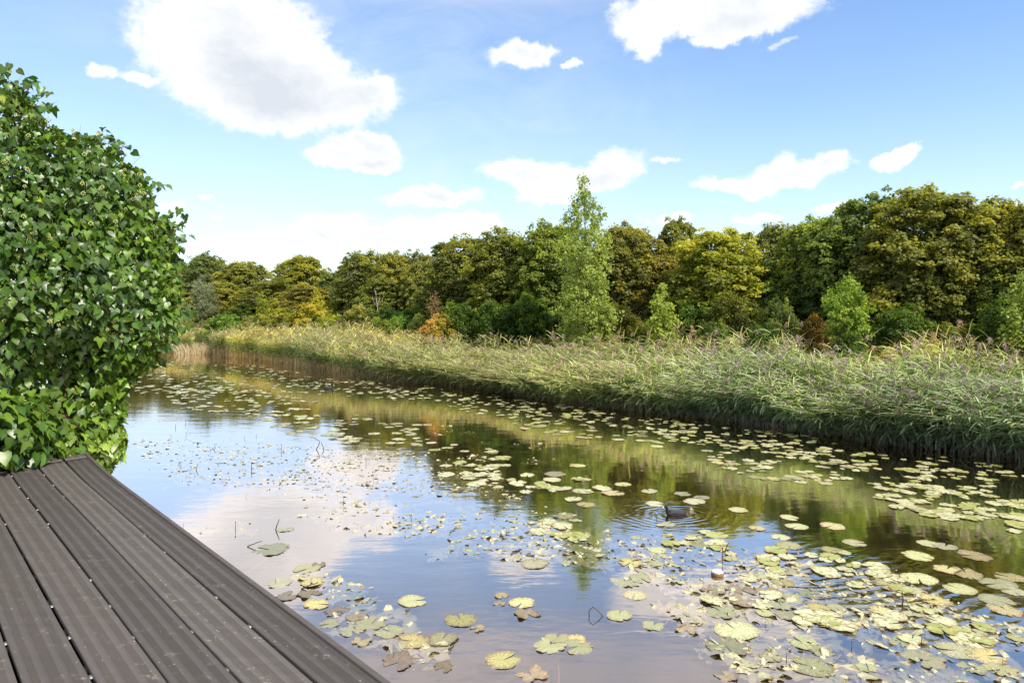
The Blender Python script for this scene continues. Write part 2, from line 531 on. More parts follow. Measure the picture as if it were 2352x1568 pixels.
def bank_dist(pts):
    """signed distance to the bank line, positive on land"""
    best = np.full(len(pts), 1e9); sign = np.zeros(len(pts))
    for a, d_, l in zip(BANK[:-1], seg, seglen):
        rel = pts - a
        f = np.clip((rel @ d_) / (l * l), 0, 1)
        q = rel - f[:, None] * d_
        dd = np.linalg.norm(q, axis=1)
        cr = d_[0] * rel[:, 1] - d_[1] * rel[:, 0]
        m_ = dd < best
        best[m_] = dd[m_]; sign[m_] = np.where(cr[m_] > 0, 1, -1)
    return best * sign


S_PX = {}
for k, (a, b) in enumerate(BANK_PX): S_PX[a] = cum[k + 3]
S0, S1 = cum[3], cum[-3]

gx = np.concatenate((np.linspace(-900, -90, 14), np.linspace(-80, 60, 141), np.linspace(70, 900, 14)))
gy = np.concatenate((np.linspace(-300, -50, 8), np.linspace(-45, 110, 156), np.linspace(120, 1500, 16)))
GX, GY = np.meshgrid(gx, gy)
gp = np.stack([GX.ravel(), GY.ravel()], 1)
bd = bank_dist(gp)
unear = gp @ N
zl = -0.75 + np.clip((bd + 0.9) / 1.1, 0, 1) * 0.83 + np.clip(bd / 6, 0, 1) * 0.22
znear = -0.75 + np.clip((-0.6 - unear) / 1.2, 0, 1) * 1.35
rg = np.random.default_rng(3)
zz = np.maximum(zl, znear) + rg.normal(size=len(zl)) * 0.02
nx, ny = len(gx), len(gy)
idx = np.arange(nx * ny).reshape(ny, nx)
gf = np.stack([idx[:-1, :-1].ravel(), idx[:-1, 1:].ravel(), idx[1:, 1:].ravel(), idx[1:, :-1].ravel()], 1)
g = obj('ground', mesh_np('ground', np.column_stack([gp, zz]), gf, M_ground, None, True))
tag(g, 'dark earth bank and pond bed under reeds and trees', None, None, 'structure')

wm = mesh_np('water', np.array([(-130, -60, 0), (110, -60, 0), (110, 150, 0), (-130, 150, 0)], float), np.array([[0, 1, 2, 3]]), M_water)
wo = obj('water', wm)
tag(wo, 'dark reflecting pond water with fine ripples', None, None, 'structure')
bm_ = mesh_np('pond_bed', np.array([(-130, -60, -0.10), (110, -60, -0.10), (110, 150, -0.10), (-130, 150, -0.10)], float), np.array([[0, 1, 2, 3]]), M_bed)
bo = obj('pond_bed', bm_)
tag(bo, 'brown murk below the water surface', None, None, 'structure')

# ------------------------------------------------------------------ deck
deck = empty('deck', (0, 0, 0))
tag(deck, 'dark grey-brown composite deck of long grooved boards beside the water', 'deck')
DZ = 1.2
PITCH, GAP = 0.2045, 0.011
U0 = 1.394
prof = []       # (u, depth) across one board
u = 0.0
prof.append((0.0, 0.004)); prof.append((0.002, 0.0))


def flat(wd):
    global u
    u += wd
    prof.append((u, 0.0))


def grooves(k):
    global u
    for _ in range(k):
        prof.extend([(u + 0.0005, -0.0045), (u + 0.0030, -0.0045), (u + 0.0035, 0.0)])
        u += 0.0052
        prof.append((u, 0.0))


u = 0.002
BW = PITCH - GAP
flat(0.025); grooves(5); flat(0.027); grooves(7); flat(0.027); grooves(5)
prof.append((BW - 0.002, 0.0)); prof.append((BW, -0.004))
prof[0] = (0.0, -0.004)
prof = np.array(prof)
svals = np.concatenate((np.linspace(-1.6, 5.6, 10), np.linspace(5.9, 7.95, 12)))


def lift(s, uu):
    return 0.055 * np.clip((s - 6.3) / 1.6, 0, 1) ** 1.6 * np.clip(uu, 0, 1.4) / 1.0


b = MB()
rb = np.random.default_rng(5)
for k in range(12):
    ua = U0 - 0.008 - (k + 1) * PITCH + GAP
    for (sa, sb) in ((-1.6, 7.297), (7.303, 7.95)):
        ss = np.concatenate(([sa], svals[(svals > sa + .01) & (svals < sb - .01)], [sb]))
        tiltz = rb.normal() * 0.0015
        V = []
        for s in ss:
            wob = 0.003 * math.sin(s * 0.9 + k * 1.7)
            gapw = 0.012 * max(0, (s - 5.2) / 2.5) if k >= 1 else 0
            uu = ua + prof[:, 0] + wob - (gapw if k >= 1 else 0)
            if k == 0: uu = np.minimum(uu, U0 - 0.035)
            zz = DZ + prof[:, 1] + tiltz + lift(s, uu)
            xy = s * D[None, :] + uu[:, None] * N[None, :]
            V.append(np.column_stack([xy, zz]))
        m_ = len(prof)
        # underside row
        Vall = np.concatenate(V)
        low = Vall.copy(); low[:, 2] -= 0.02
        fs = []
        for i in range(len(ss) - 1):
            for j in range(m_ - 1):
                fs.append((i * m_ + j, i * m_ + j + 1, (i + 1) * m_ + j + 1, (i + 1) * m_ + j))
        nv = len(Vall)
        for i in range(len(ss) - 1):      # sides
            a0, a1 = i * m_, (i + 1) * m_
            fs.append((a0, a1, a1 + nv, a0 + nv))
            c0, c1 = i * m_ + m_ - 1, (i + 1) * m_ + m_ - 1
            fs.append((c1, c0, c0 + nv, c1 + nv))
        for j in range(m_ - 1):           # ends
            fs.append((j + 1, j, j + nv, j + 1 + nv))
            e = (len(ss) - 1) * m_
            fs.append((e + j, e + j + 1, e + j + 1 + nv, e + j + nv))
        tone = 1.0 + rb.normal() * 0.12
        cc = np.array((tone * 1.0, tone * (1 + rb.normal() * .01), tone * (1 - 0.02 * rb.random())))
        b.add(np.concatenate([Vall, low]), np.array(fs), cc)
obj('boards', b.mesh('boards', M_deck), deck)
# edge board along the water side
b = MB()
ss = svals
V = []
for s in ss:
    z = DZ + 0.002 + lift(s, U0)
    for (uu, dz) in ((U0 - 0.026, -0.13), (U0 - 0.026, -0.001), (U0 - 0.024, 0.001), (U0 - 0.002, 0.001), (U0, -0.001), (U0, -0.13)):
        V.append((*(s * D + uu * N), z + dz))
fs = []
for i in range(len(ss) - 1):
    for j in range(5):
        fs.append((i * 6 + j, i * 6 + j + 1, (i + 1) * 6 + j + 1, (i + 1) * 6 + j))
e = (len(ss) - 1) * 6
b.add(V, [np.array(fs), np.array([(e, e + 1, e + 2, e + 3, e + 4, e + 5)])], np.array((0.98, 0.93, 0.95)))
obj('edge_board', b.mesh('edge_board', M_deck), deck)
b = MB()


def dbox(b, s0, s1, u0, u1, z0, z1, c=None):
    v = []
    for z in (z0, z1):
        for (s, uu) in ((s0, u0), (s1, u0), (s1, u1), (s0, u1)):
            v.append((*(s * D + uu * N), z))
    b.add(v, np.array([(0, 3, 2, 1), (4, 5, 6, 7), (0, 1, 5, 4), (1, 2, 6, 5), (2, 3, 7, 6), (3, 0, 4, 7)]), c)


for s in np.arange(-1.5, 7.9, 0.42):
    dbox(b, s, s + 0.05, -1.05, U0 - 0.03, DZ - 0.14, DZ - 0.024)
for s in (-1.4, 1.2, 3.8, 6.4, 7.8):
    for uu in (1.25, 0.1, -0.9):
        dbox(b, s - 0.05, s + 0.05, uu - 0.05, uu + 0.05, -0.7, DZ - 0.141)
dbox(b, -1.5, 7.9, -1.1, U0 - 0.05, DZ - 0.165, DZ - 0.145)
obj('joists', b.mesh('joists', M_joist), deck)
cb = MB()
cb.box((-0.016, -0.0055, -0.004), (0.016, 0.0055, 0.0)); cb.box((-0.013, -0.002, 0.0), (-0.002, 0.0045, 0.003))
clip_me = cb.mesh('clip', M_clip)
for k in range(5):
    ug = U0 - 0.008 - (k + 1) * PITCH + 0.0055
    for j, s in enumerate(np.arange(1.35 + 0.12 * (k % 3), 7.2, 0.42)):
        if rb.random() < 0.3: continue
        c = obj('clip', clip_me, deck)
        uu = ug - (0.012 * max(0, (s - 5.2) / 2.5)) + 0.003 * math.sin(s * 0.9 + k * 1.7)
        c.location = (*(s * D + uu * N), DZ - 0.007 - 0.004 * rb.random() + lift(s, uu))
        c.rotation_euler = (0, 0, math.atan2(D[1], D[0]))

# ------------------------------------------------------------------ ivy
ivy = empty('ivy_hedge', (*(7.85 * D + 0.9 * N), DZ))
tag(ivy, 'huge glossy green ivy mass standing at the far end of the deck', 'ivy hedge')
IV = np.linalg.norm  # alias
SI = 7.95
poly = np.array([(-0.9, 4.86), (0.30, 4.84), (0.72, 4.72), (0.98, 4.58), (1.16, 4.32), (1.50, 4.34), (1.78, 4.14), (1.95, 3.98), (2.08, 3.64), (2.24, 3.44), (2.26, 3.1),
                 (2.33, 2.72), (2.22, 2.34), (1.98, 1.96), (1.80, 1.72), (1.78, 1.42), (1.80, 1.18), (1.68, 0.98), (1.38, 1.0), (1.30, 1.2), (-0.9, 1.2)])
rng = np.random.default_rng(11)


def inside(pt, pl):
    x, y = pt[:, 0], pt[:, 1]
    r_ = np.zeros(len(pt), bool)
    for i in range(len(pl)):
        x0, y0 = pl[i]; x1, y1 = pl[i - 1]
        c_ = ((y0 > y) != (y1 > y)) & (x < (x1 - x0) * (y - y0) / (y1 - y0 + 1e-12) + x0)
        r_ ^= c_
    return r_


def edge_d(pt, pl):
    best = np.full(len(pt), 1e9); dirv = np.zeros((len(pt), 2))
    for i in range(len(pl)):
        a = pl[i - 1]; b_ = pl[i]; d_ = b_ - a
        f = np.clip(((pt - a) @ d_) / (d_ @ d_), 0, 1)
        q = pt - a - f[:, None] * d_
        dd = np.linalg.norm(q, axis=1)
        m_ = dd < best
        best[m_] = dd[m_]; dirv[m_] = -q[m_] / (dd[m_][:, None] + 1e-6)
    return best, dirv


def uzt(uz, tt):
    """(u,z) on the fence plane and offset towards the viewer -> world"""
    s = SI - tt
    return np.column_stack([s[:, None] * D[None, :] + uz[:, :1] * N[None, :], uz[:, 1]])


def vnoise(p, sc_, seed=0):
    """smooth pseudo noise from sines"""
    r_ = np.random.default_rng(seed)
    v = np.zeros(len(p))
    for k in range(7):
        kx = r_.normal(size=p.shape[1]) * sc_
        v += np.sin(p @ kx + r_.random() * 6.28)
    return v / 7 * 1.6


def thickness(uz, e):
    T = 0.62 * np.sqrt(1 - (1 - np.clip(e / 0.62, 0, 1)) ** 2)
    # the waist just above the deck is thin
    waist = np.exp(-((uz[:, 1] - 1.95) / 0.38) ** 2) * np.exp(-((uz[:, 0] - 1.15) / 0.42) ** 2)
    T *= 1 - 0.85 * waist
    low_ = np.clip((1.9 - uz[:, 1]) / 0.5, 0, 1)
    T *= 1 - 0.35 * low_
    T += (0.10 * vnoise(uz, 4.2, 3) + 0.07 * vnoise(uz, 11.0, 4)) * np.clip(e / 0.3, 0, 1)
    return np.maximum(T, 0.04), waist


# ivy leaf: outline of a pointed five-lobed leaf, tip towards +y
out2 = np.array([(0, -0.02), (0.16, -0.20), (0.40, -0.16), (0.42, 0.10), (0.30, 0.22), (0.28, 0.42), (0.13, 0.52), (0.0, 0.86),
                 (-0.13, 0.52), (-0.28, 0.42), (-0.30, 0.22), (-0.42, 0.10), (-0.40, -0.16), (-0.16, -0.20)])
out3 = np.array([(0, 0.0), (0.2, -0.16), (0.42, -0.02), (0.50, 0.22), (0.25, 0.26), (0.17, 0.5), (0.0, 0.92),
                 (-0.17, 0.5), (-0.25, 0.26), (-0.50, 0.22), (-0.42, -0.02), (-0.2, -0.16)])
out1 = np.array([(0, -0.04), (0.2, -0.14), (0.37, 0.05), (0.35, 0.3), (0.2, 0.55), (0.0, 0.85), (-0.2, 0.55), (-0.35, 0.3), (-0.37, 0.05), (-0.2, -0.14)])


def ivy_leaves(pos, nrm, tipd, size, cols):
    """fan meshes with the midrib sunk and the halves raised and drooped"""
    VV, FF, CC, nb = [], [], [], 0
    kinds = rng.integers(0, 3, len(pos))
    for kk, ol in enumerate((out2, out3, out1)):
        m_ = kinds == kk
        if not m_.any(): continue
        p, n_, t_, s_, c_ = pos[m_], unit(nrm[m_]), tipd[m_], size[m_], cols[m_]
        t_ = unit(t_ - n_ * np.sum(t_ * n_, 1, keepdims=True))
        x_ = np.cross(t_, n_)
        mid = np.array([(0, 0.12, 0), (0, 0.42, 0)])
        fold = rng.uniform(-0.05, 0.32, len(p))
        droop = rng.uniform(0.05, 0.4, len(p))
        k = len(ol)
        pts = np.zeros((len(p), k + 2, 3))
        wav = rng.normal(size=(len(p), k)) * 0.025
        for j, (a, b_) in enumerate(ol):
            h_ = np.abs(a) * fold - droop * b_ * b_ + wav[:, j]
            pts[:, j] = p + (a * s_)[:, None] * x_ + (b_ * s_)[:, None] * t_ + (h_ * s_)[:, None] * n_
        for j, (a, b_, _) in enumerate(mid):
            h_ = -droop * b_ * b_
            pts[:, k + j] = p + (b_ * s_)[:, None] * t_ + (h_ * s_)[:, None] * n_
        tri = []
        half = k // 2
        c0, c1 = k, k + 1
        for j in range(k):
            j2 = (j + 1) % k
            ymid = (ol[j][1] + ol[j2][1]) / 2
            tri.append((j, j2, c0 if ymid < 0.3 else c1))
        # the two links between the rib points
        up = [j for j in range(k) if ((ol[j][1] + ol[(j + 1) % k][1]) / 2 < 0.3) != ((ol[j - 1][1] + ol[j][1]) / 2 < 0.3)]
        for j in up: tri.append((j, c0, c1) if ol[j][0] < 0 else (j, c1, c0))
        tri = np.array(tri)
        F_ = (tri[None] + (np.arange(len(p)) * (k + 2))[:, None, None]).reshape(-1, 3) + nb
        cv = np.repeat(c_[:, None, :], k + 2, 1)
        cv[:, k:] *= 1.35
        VV.append(pts.reshape(-1, 3)); FF.append(F_); CC.append(cv.reshape(-1, 3)); nb += len(p) * (k + 2)
    return np.concatenate(VV), np.concatenate(FF), np.concatenate(CC)


def sample_ivy(n, front=True):
    pt = np.column_stack([rng.uniform(-0.9, 2.4, n), rng.uniform(0.95, 5.0, n)])
    pt = pt[inside(pt, poly)]
    e, dv = edge_d(pt, poly)
    # the left end and the foot are cut lines, not real edges
    cutl = (pt[:, 0] + 0.9 < e + 0.02) | ((pt[:, 1] - 1.2 < e + 0.02) & (pt[:, 0] < 1.3))
    e = np.where(cutl, 0.6, e)
    T, waist = thickness(pt, e)
    keep = rng.random(len(pt)) > waist * 0.5
    return pt[keep], e[keep], dv[keep], T[keep], waist[keep]


pos_l, nrm_l, tip_l, size_l, col_l = [], [], [], [], []
for layer, (cnt, inset) in enumerate(((8000, 0.0), (7200, 0.10), (6500, 0.24), (6500, 0.4), (5000, -1))):
    pt, e, dv, T, waist = sample_ivy(cnt)
    n = len(pt)
    if inset >= 0:
        tt = T - inset + rng.normal(size=n) * 0.045
        face = 1.0
    else:
        tt = -T * 0.8 + rng.normal(size=n) * 0.04
        face = -1.0
    pos = uzt(pt, tt)
    rim = np.clip(1 - e / 0.5, 0, 1)[:, None]
    dirw = np.column_stack([dv[:, :1] * N[None, :], dv[:, 1]]) * -1.0
    outw = np.column_stack([np.tile(-D * face, (n, 1)), np.zeros(n)])
    nrm = unit(outw * (1 - rim * 0.7) + dirw * rim * 0.9 * -1 * -1 + np.array((0.2, -0.1, 0.5)) + rng.normal(size=(n, 3)) * 0.6)
    tip = np.tile(np.array((0.1, 0, -1.0)), (n, 1)) + outw * 0.45 + rng.normal(size=(n, 3)) * 0.42
    sz = rng.uniform(0.060, 0.112, n) * (1 + 0.35 * np.clip((2.2 - pt[:, 1]) / 0.8, 0, 1)) * (1 - 0.2 * np.clip((pt[:, 1] - 3.2), 0, 1))
    base = np.array((0.038, 0.092, 0.008))
    lt = np.array((0.165, 0.255, 0.022))
    lowyoung = np.clip((1.62 - pt[:, 1]) / 0.35, 0, 1) * 0.75 * (pt[:, 0] > 0.5)
    mixv = np.clip(0.16 + 0.16 * rng.normal(size=n) + 0.22 * vnoise(pt, 3.0, 9) + 0.45 * lowyoung + 0.18 * rim[:, 0], 0, 1)[:, None]
    c_ = (base * (1 - mixv) + lt * mixv) * rng.uniform(0.5, 1.35, n)[:, None]
    yl = rng.random(n) < 0.004
    c_[yl] = (0.26, 0.32, 0.04)
    br = (rng.random(n) < 0.10) & (pt[:, 1] < 1.6) & (np.abs(pt[:, 0] - 1.32) < 0.12)
    c_[br] = (0.14, 0.06, 0.03)
    pos_l.append(pos); nrm_l.append(nrm); tip_l.append(tip); size_l.append(sz); col_l.append(c_)
# the heap of leaves spilling forward over the deck's far end
for (cu, ct, cz, ru, rt, rz_, cnt, yg) in ((0.45, 0.55, 1.48, 0.75, 0.42, 0.40, 1100, 0.15), (-0.3, 0.6, 1.6, 0.7, 0.42, 0.5, 600, 0.2), (1.05, 0.35, 1.36, 0.36, 0.24, 0.22, 320, 0.6), (1.58, 0.1, 1.25, 0.22, 0.26, 0.27, 330, 0.8)):
    d3 = unit(rng.normal(size=(cnt, 3)))
    rr = rng.uniform(0.55, 1.05, cnt)[:, None]
    q = d3 * rr
    pt = np.column_stack([cu + q[:, 0] * ru, cz + q[:, 2] * rz_]); tt = ct + q[:, 1] * rt
    pos = uzt(pt, tt)
    ok = (pos[:, 2] > DZ + 0.05) | (pt[:, 0] > U0 + 0.06)
    out3d = np.column_stack([d3[:, :1] * N[None, :] - d3[:, 1:2] * D[None, :], d3[:, 2]])
    nrm = unit(out3d + np.array((0.2, -0.2, 0.6)) + rng.normal(size=(cnt, 3)) * 0.35)
    tip = np.array((0.1, -0.25, -0.9)) + out3d * 0.5 + rng.normal(size=(cnt, 3)) * 0.4
    mixv = np.clip(yg + rng.normal(size=cnt) * 0.25, 0, 1)[:, None]
    c_ = (np.array((0.038, 0.090, 0.010)) * (1 - mixv) + np.array((0.17, 0.25, 0.022)) * mixv) * rng.uniform(0.55, 1.25, cnt)[:, None]
    pos_l.append(pos[ok]); nrm_l.append(nrm[ok]); tip_l.append(tip[ok]); size_l.append(rng.uniform(0.085, 0.14, ok.sum())); col_l.append(c_[ok])
# shoots that stick out along the edge
shoots = MB()
for k in range(64):
    i = rng.integers(2, 13)
    f = rng.random()
    p0 = poly[i] * (1 - f) + poly[i + 1] * f
    ed = poly[i + 1] - poly[i]; on = np.array((-ed[1], ed[0])); on /= np.linalg.norm(on) + 1e-9
    if on @ (p0 - np.array((0.9, 2.9))) < 0: on = -on
    ln = rng.uniform(0.03, 0.14)
    t0 = rng.uniform(-0.15, 0.3)
    npt = 5
    a = np.linspace(0, 1, npt)
    uz = p0[None] - on * 0.12 + np.outer(a, on * (ln + 0.12)) + np.outer(a ** 2, np.array((0.02, 0.05 if p0[1] > 3.4 else -0.05)))
    pw = uzt(uz, np.full(npt, t0) + a * 0.03)
    shoots.tube(pw, np.linspace(0.004, 0.0015, npt), 5, (1.2, 1.3, 0.5))
    nl = 6
    for q in range(nl):
        f = rng.uniform(0.2, 1.0)
        pos_l.append((pw[0] * (1 - f) + pw[-1] * f + rng.normal(size=3) * 0.03)[None])
        nrm_l.append((np.array((*(-D * 0.8), 0.5)) + rng.normal(size=3) * 0.5)[None]); tip_l.append(np.array((rng.normal() * .5, rng.normal() * .3, -0.8))[None])
        size_l.append(np.array([rng.uniform(0.07, 0.11)])); col_l.append(np.array([(0.03 + rng.random() * .04, 0.08 + rng.random() * .05, 0.012)]))
iv, if_, ic = ivy_leaves(*[np.concatenate(x) for x in (pos_l, nrm_l, tip_l, size_l, col_l)])
iv_loc = np.array(ivy.location)
fol = obj('foliage', mesh_np('foliage', iv - iv_loc, if_, M_ivy, ic, False), ivy)
# stems: woody branches at the waist, pale petioles, and the shoots
for k in range(46):
    uu = rng.uniform(-0.2, 1.75); z0 = rng.uniform(1.15, 1.6)
    n_ = 7; a = np.linspace(0, 1, n_)
    uz = np.column_stack([uu + a * np.clip(rng.normal() * 0.45, -0.9, 1.6 - uu) + rng.normal(size=n_) * 0.03, z0 + a * rng.uniform(0.5, 1.3)])
    shoots.tube(uzt(uz, rng.uniform(-0.1, 0.12) + rng.normal(size=n_) * 0.02), np.linspace(0.014, 0.005, n_) * rng.uniform(0.4, 1.2), 6, (1.0, 0.8, 0.6))
for k in range(900):
    pt, e, dv, T, waist = sample_ivy(3)
    if len(pt) == 0: continue
    pt, T = pt[0], T[0]
    a = np.linspace(0, 1, 4)
    dirn = rng.normal(size=2) * 0.06 + np.array((0, -0.02))
    uz = pt[None] + np.outer(a, dirn)
    shoots.tube(uzt(uz, T - 0.03 + a * 0.05), 0.0018, 4, (2.0, 2.6, 0.9), False)
sm_ = shoots.mesh('stems', M_ivystem)
o = obj('stems', sm_, ivy); o.location = -Vector(iv_loc)
# flower heads: small balls of pale buds on green stalks
ub = MB()
gold = math.pi * (3 - 5 ** 0.5)
for k in range(300):
    pt, e, dv, T, waist = sample_ivy(4)
    if len(pt) == 0: continue
    if pt[0][1] < 2.0 and rng.random() < 0.6: continue
    c = uzt(pt[:1], T[:1] + rng.uniform(0.01, 0.07))[0]
    if e[0] < 0.12:
        c = c + np.array((0, 0, 0.05))
    R_ = rng.uniform(0.012, 0.020)
    for q in range(11):
        z_ = 1 - 2 * (q + 0.5) / 11; rr_ = math.sqrt(1 - z_ * z_)
        cc = c + R_ * np.array((rr_ * math.cos(gold * q), rr_ * math.sin(gold * q), z_))
        rs = R_ * 0.42
        vs = np.array([(1, 0, 0), (-1, 0, 0), (0, 1, 0), (0, -1, 0), (0, 0, 1), (0, 0, -1)]) * rs + cc
        ub.add(vs, np.array([(0, 2, 4), (2, 1, 4), (1, 3, 4), (3, 0, 4), (2, 0, 5), (1, 2, 5), (3, 1, 5), (0, 3, 5)]))
    ub.tube(np.array([c - np.array((*(-D * 0.05), 0.05)), c]), 0.0016, 4, None, False)
o = obj('flower_heads', ub.mesh('flower_heads', M_umbel, True), ivy); o.location = -Vector(iv_loc)
# posts and wires inside that carry the ivy
fb = MB()
for uu in (0.1, 0.95, 1.5):
    dbox(fb, SI - 0.03, SI + 0.03, uu - 0.03, uu + 0.03, DZ if uu < 1.3 else -0.6, 3.6)
for z in np.arange(1.35, 3.6, 0.2):
    dbox(fb, SI - 0.002, SI + 0.002, -0.9, 1.8, z, z + 0.004)
o = obj('support_frame', fb.mesh('support_frame', M_joist), ivy); o.location = -Vector(iv_loc)

# ------------------------------------------------------------------ trees and shrubs


def crown_lobes(rng, R, z0, z1, nl, lr, clumps, per, cr, leaf, flat_=0.5, inner=0.12, pal=None, updome=True):
    """many leaf faces on clumps on the lobes of a rounded crown. pal = (dark, mid, bright)"""
    zc, hz_ = (z0 + z1) / 2, (z1 - z0) / 2
    P, Nn, C = [], [], []
    gi = np.arange(nl) + 0.5
    cz_ = 1 - 1.75 * gi / nl
    ph = gi * gold + rng.normal(size=nl) * 0.25
    cr_ = np.sqrt(np.maximum(0, 1 - cz_ ** 2))
    dirs = np.column_stack([cr_ * np.cos(ph), cr_ * np.sin(ph), cz_])
    for d_ in dirs:
        rl = lr * rng.uniform(0.6, 1.4)
        lc = np.array((0, 0, zc)) + d_ * np.array((R - rl * 0.85, R - rl * 0.85, hz_ - rl * 0.8)) * rng.uniform(0.82, 1.06)
        ltone = rng.normal() * 0.22
        dd = unit(unit(rng.normal(size=(clumps, 3))) * 0.95 + d_ * 0.75 + np.array((0, 0, 0.22)))
        cc = lc + dd * rl * (rng.uniform(0.75, 1.12, clumps) + 0.35 * (rng.random(clumps) < 0.1))[:, None]
        ct = rng.normal(size=clumps) * 0.2 + ltone
        m_ = clumps * per
        g_ = unit(rng.normal(size=(m_, 3))) * (rng.random(m_) ** 0.45)[:, None]
        g_ *= np.array((cr, cr, cr * flat_)) * rng.uniform(0.7, 1.3, clumps).repeat(per)[:, None]
        pp = cc.repeat(per, 0) + g_
        # drooping rims of each spray
        pp[:, 2] -= (np.linalg.norm(g_[:, :2], axis=1) ** 2) / cr * 0.35
        nn = dd.repeat(per, 0) * 0.45 + np.array((0, 0, 0.75)) + rng.normal(size=(m_, 3)) * 0.5 + unit(g_) * 0.3
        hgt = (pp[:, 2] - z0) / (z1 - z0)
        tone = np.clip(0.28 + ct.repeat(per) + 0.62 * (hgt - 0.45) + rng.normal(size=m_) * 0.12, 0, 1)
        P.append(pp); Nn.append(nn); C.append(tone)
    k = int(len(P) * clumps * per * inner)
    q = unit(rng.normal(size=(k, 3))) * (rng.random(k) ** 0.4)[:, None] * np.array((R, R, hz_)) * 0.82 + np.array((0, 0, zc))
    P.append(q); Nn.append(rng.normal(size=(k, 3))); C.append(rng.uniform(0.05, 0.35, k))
    P = np.concatenate(P); Nn = np.concatenate(Nn); T_ = np.concatenate(C)
    rq = np.quantile(np.linalg.norm(P[:, :2], axis=1), 0.97); zt = np.quantile(P[:, 2], 0.997)
    P = P * np.array((R / rq, R / rq, 1)); P[:, 2] = z0 + (P[:, 2] - z0) * np.where(P[:, 2] > z0, (z1 - z0) / (zt - z0), 1)
    V, Fq = cards(rng, P, Nn, leaf * rng.uniform(0.7, 1.3, len(P)), 0.75, 0.1)
    return V, Fq, palette(T_, pal).repeat(4, 0)


def palette(t_, pal):
    a, b_, c_ = [np.array(x) for x in pal]
    t_ = np.clip(t_, 0, 1)[:, None]
    return np.where(t_ < 0.5, a + (b_ - a) * t_ * 2, b_ + (c_ - b_) * (t_ - 0.5) * 2)


def trunk_mesh(rng, H, r0, R, z0, mat, nb=9, name='trunk', up=0.6):
    b = MB()
    a = np.linspace(0, 1, 9)
    base = np.column_stack([np.sin(a * 3 + rng.random() * 6) * 0.06 * H * 0.2, np.cos(a * 2.3 + rng.random() * 6) * 0.05 * H * 0.2, a * H * 0.86])
    base[:, :2] -= base[0, :2]
    b.tube(base, r0 * (1 - a * 0.85) + 0.006, 8)
    for k in range(nb):
        f = rng.uniform(0.18, 0.8)
        p0 = np.array([np.interp(f, a, base[:, i]) for i in range(3)])
        ph = rng.random() * 6.28
        L = R * rng.uniform(0.6, 0.95)
        d_ = np.array((math.cos(ph), math.sin(ph), 0)) * L
        q = np.linspace(0, 1, 6)
        pts = p0 + np.outer(q, d_) + np.outer(q ** 0.8, (0, 0, L * up * rng.uniform(0.5, 1.3)))
        pts += rng.normal(size=pts.shape) * 0.02 * L * q[:, None]
        b.tube(pts, r0 * 0.42 * (1 - q * 0.85) * (1 - f * 0.5) + 0.003, 5)
        for j in range(3):
            f2 = rng.uniform(0.35, 0.9); pj = pts[int(f2 * 5)]
            d2_ = d_ * 0.35 + rng.normal(size=3) * L * 0.25
            b.tube(np.array([pj, pj + d2_ * 0.5 + (0, 0, 0.06), pj + d2_ + (0, 0, 0.18)]), np.array([r0 * 0.14, r0 * 0.1, 0.003]), 4)
    return b.mesh(name, mat, True)


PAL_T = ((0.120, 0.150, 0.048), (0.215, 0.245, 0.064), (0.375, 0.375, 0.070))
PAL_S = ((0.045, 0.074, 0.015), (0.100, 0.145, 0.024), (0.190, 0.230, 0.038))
tree_protos, shrub_protos = [], []
for k in range(5):
    r_ = np.random.default_rng(100 + k)
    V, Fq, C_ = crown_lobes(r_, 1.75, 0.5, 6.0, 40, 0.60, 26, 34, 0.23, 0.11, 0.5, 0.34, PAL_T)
    cm = mesh_np('crown', V, Fq, M_tree, C_)
    tm = trunk_mesh(r_, 5.6, 0.13, 1.5, 0.8, M_bark, 12)
    tree_protos.append((cm, tm))
PAL_Y = ((0.10, 0.14, 0.02), (0.34, 0.34, 0.04), (0.62, 0.52, 0.06))
PAL_O = ((0.16, 0.22, 0.04), (0.52, 0.36, 0.06), (0.74, 0.36, 0.12))
PAL_L = ((0.06, 0.12, 0.02), (0.16, 0.27, 0.04), (0.30, 0.42, 0.07))
for k in range(7):
    r_ = np.random.default_rng(200 + k)
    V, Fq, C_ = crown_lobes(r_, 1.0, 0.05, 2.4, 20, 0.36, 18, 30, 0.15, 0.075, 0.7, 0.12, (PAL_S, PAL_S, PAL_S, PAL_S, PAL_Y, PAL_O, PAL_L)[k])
    cm = mesh_np('crown', V, Fq, M_tree, C_)
    tm = trunk_mesh(r_, 2.1, 0.05, 0.9, 0.1, M_bark, 9, 'trunk', 0.9)
    shrub_protos.append((cm, tm))

GZ = 0.22


def nearer(px, Y, kind=0):
    return Y * float(np.interp(px, (700, 1100, 1600, 2100, 2400), (1.0, .93, .89, .90, .92) if kind == 0 else (1.0, .97, .95, .95, .95)))



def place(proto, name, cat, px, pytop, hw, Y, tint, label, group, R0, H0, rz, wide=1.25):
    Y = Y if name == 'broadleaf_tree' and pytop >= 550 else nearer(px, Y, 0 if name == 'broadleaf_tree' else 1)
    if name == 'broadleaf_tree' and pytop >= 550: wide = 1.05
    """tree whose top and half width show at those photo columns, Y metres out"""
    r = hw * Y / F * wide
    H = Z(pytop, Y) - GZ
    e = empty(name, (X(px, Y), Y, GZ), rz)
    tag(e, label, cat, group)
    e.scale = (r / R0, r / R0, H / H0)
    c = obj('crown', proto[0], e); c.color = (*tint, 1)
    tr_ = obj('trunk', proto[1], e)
    return e


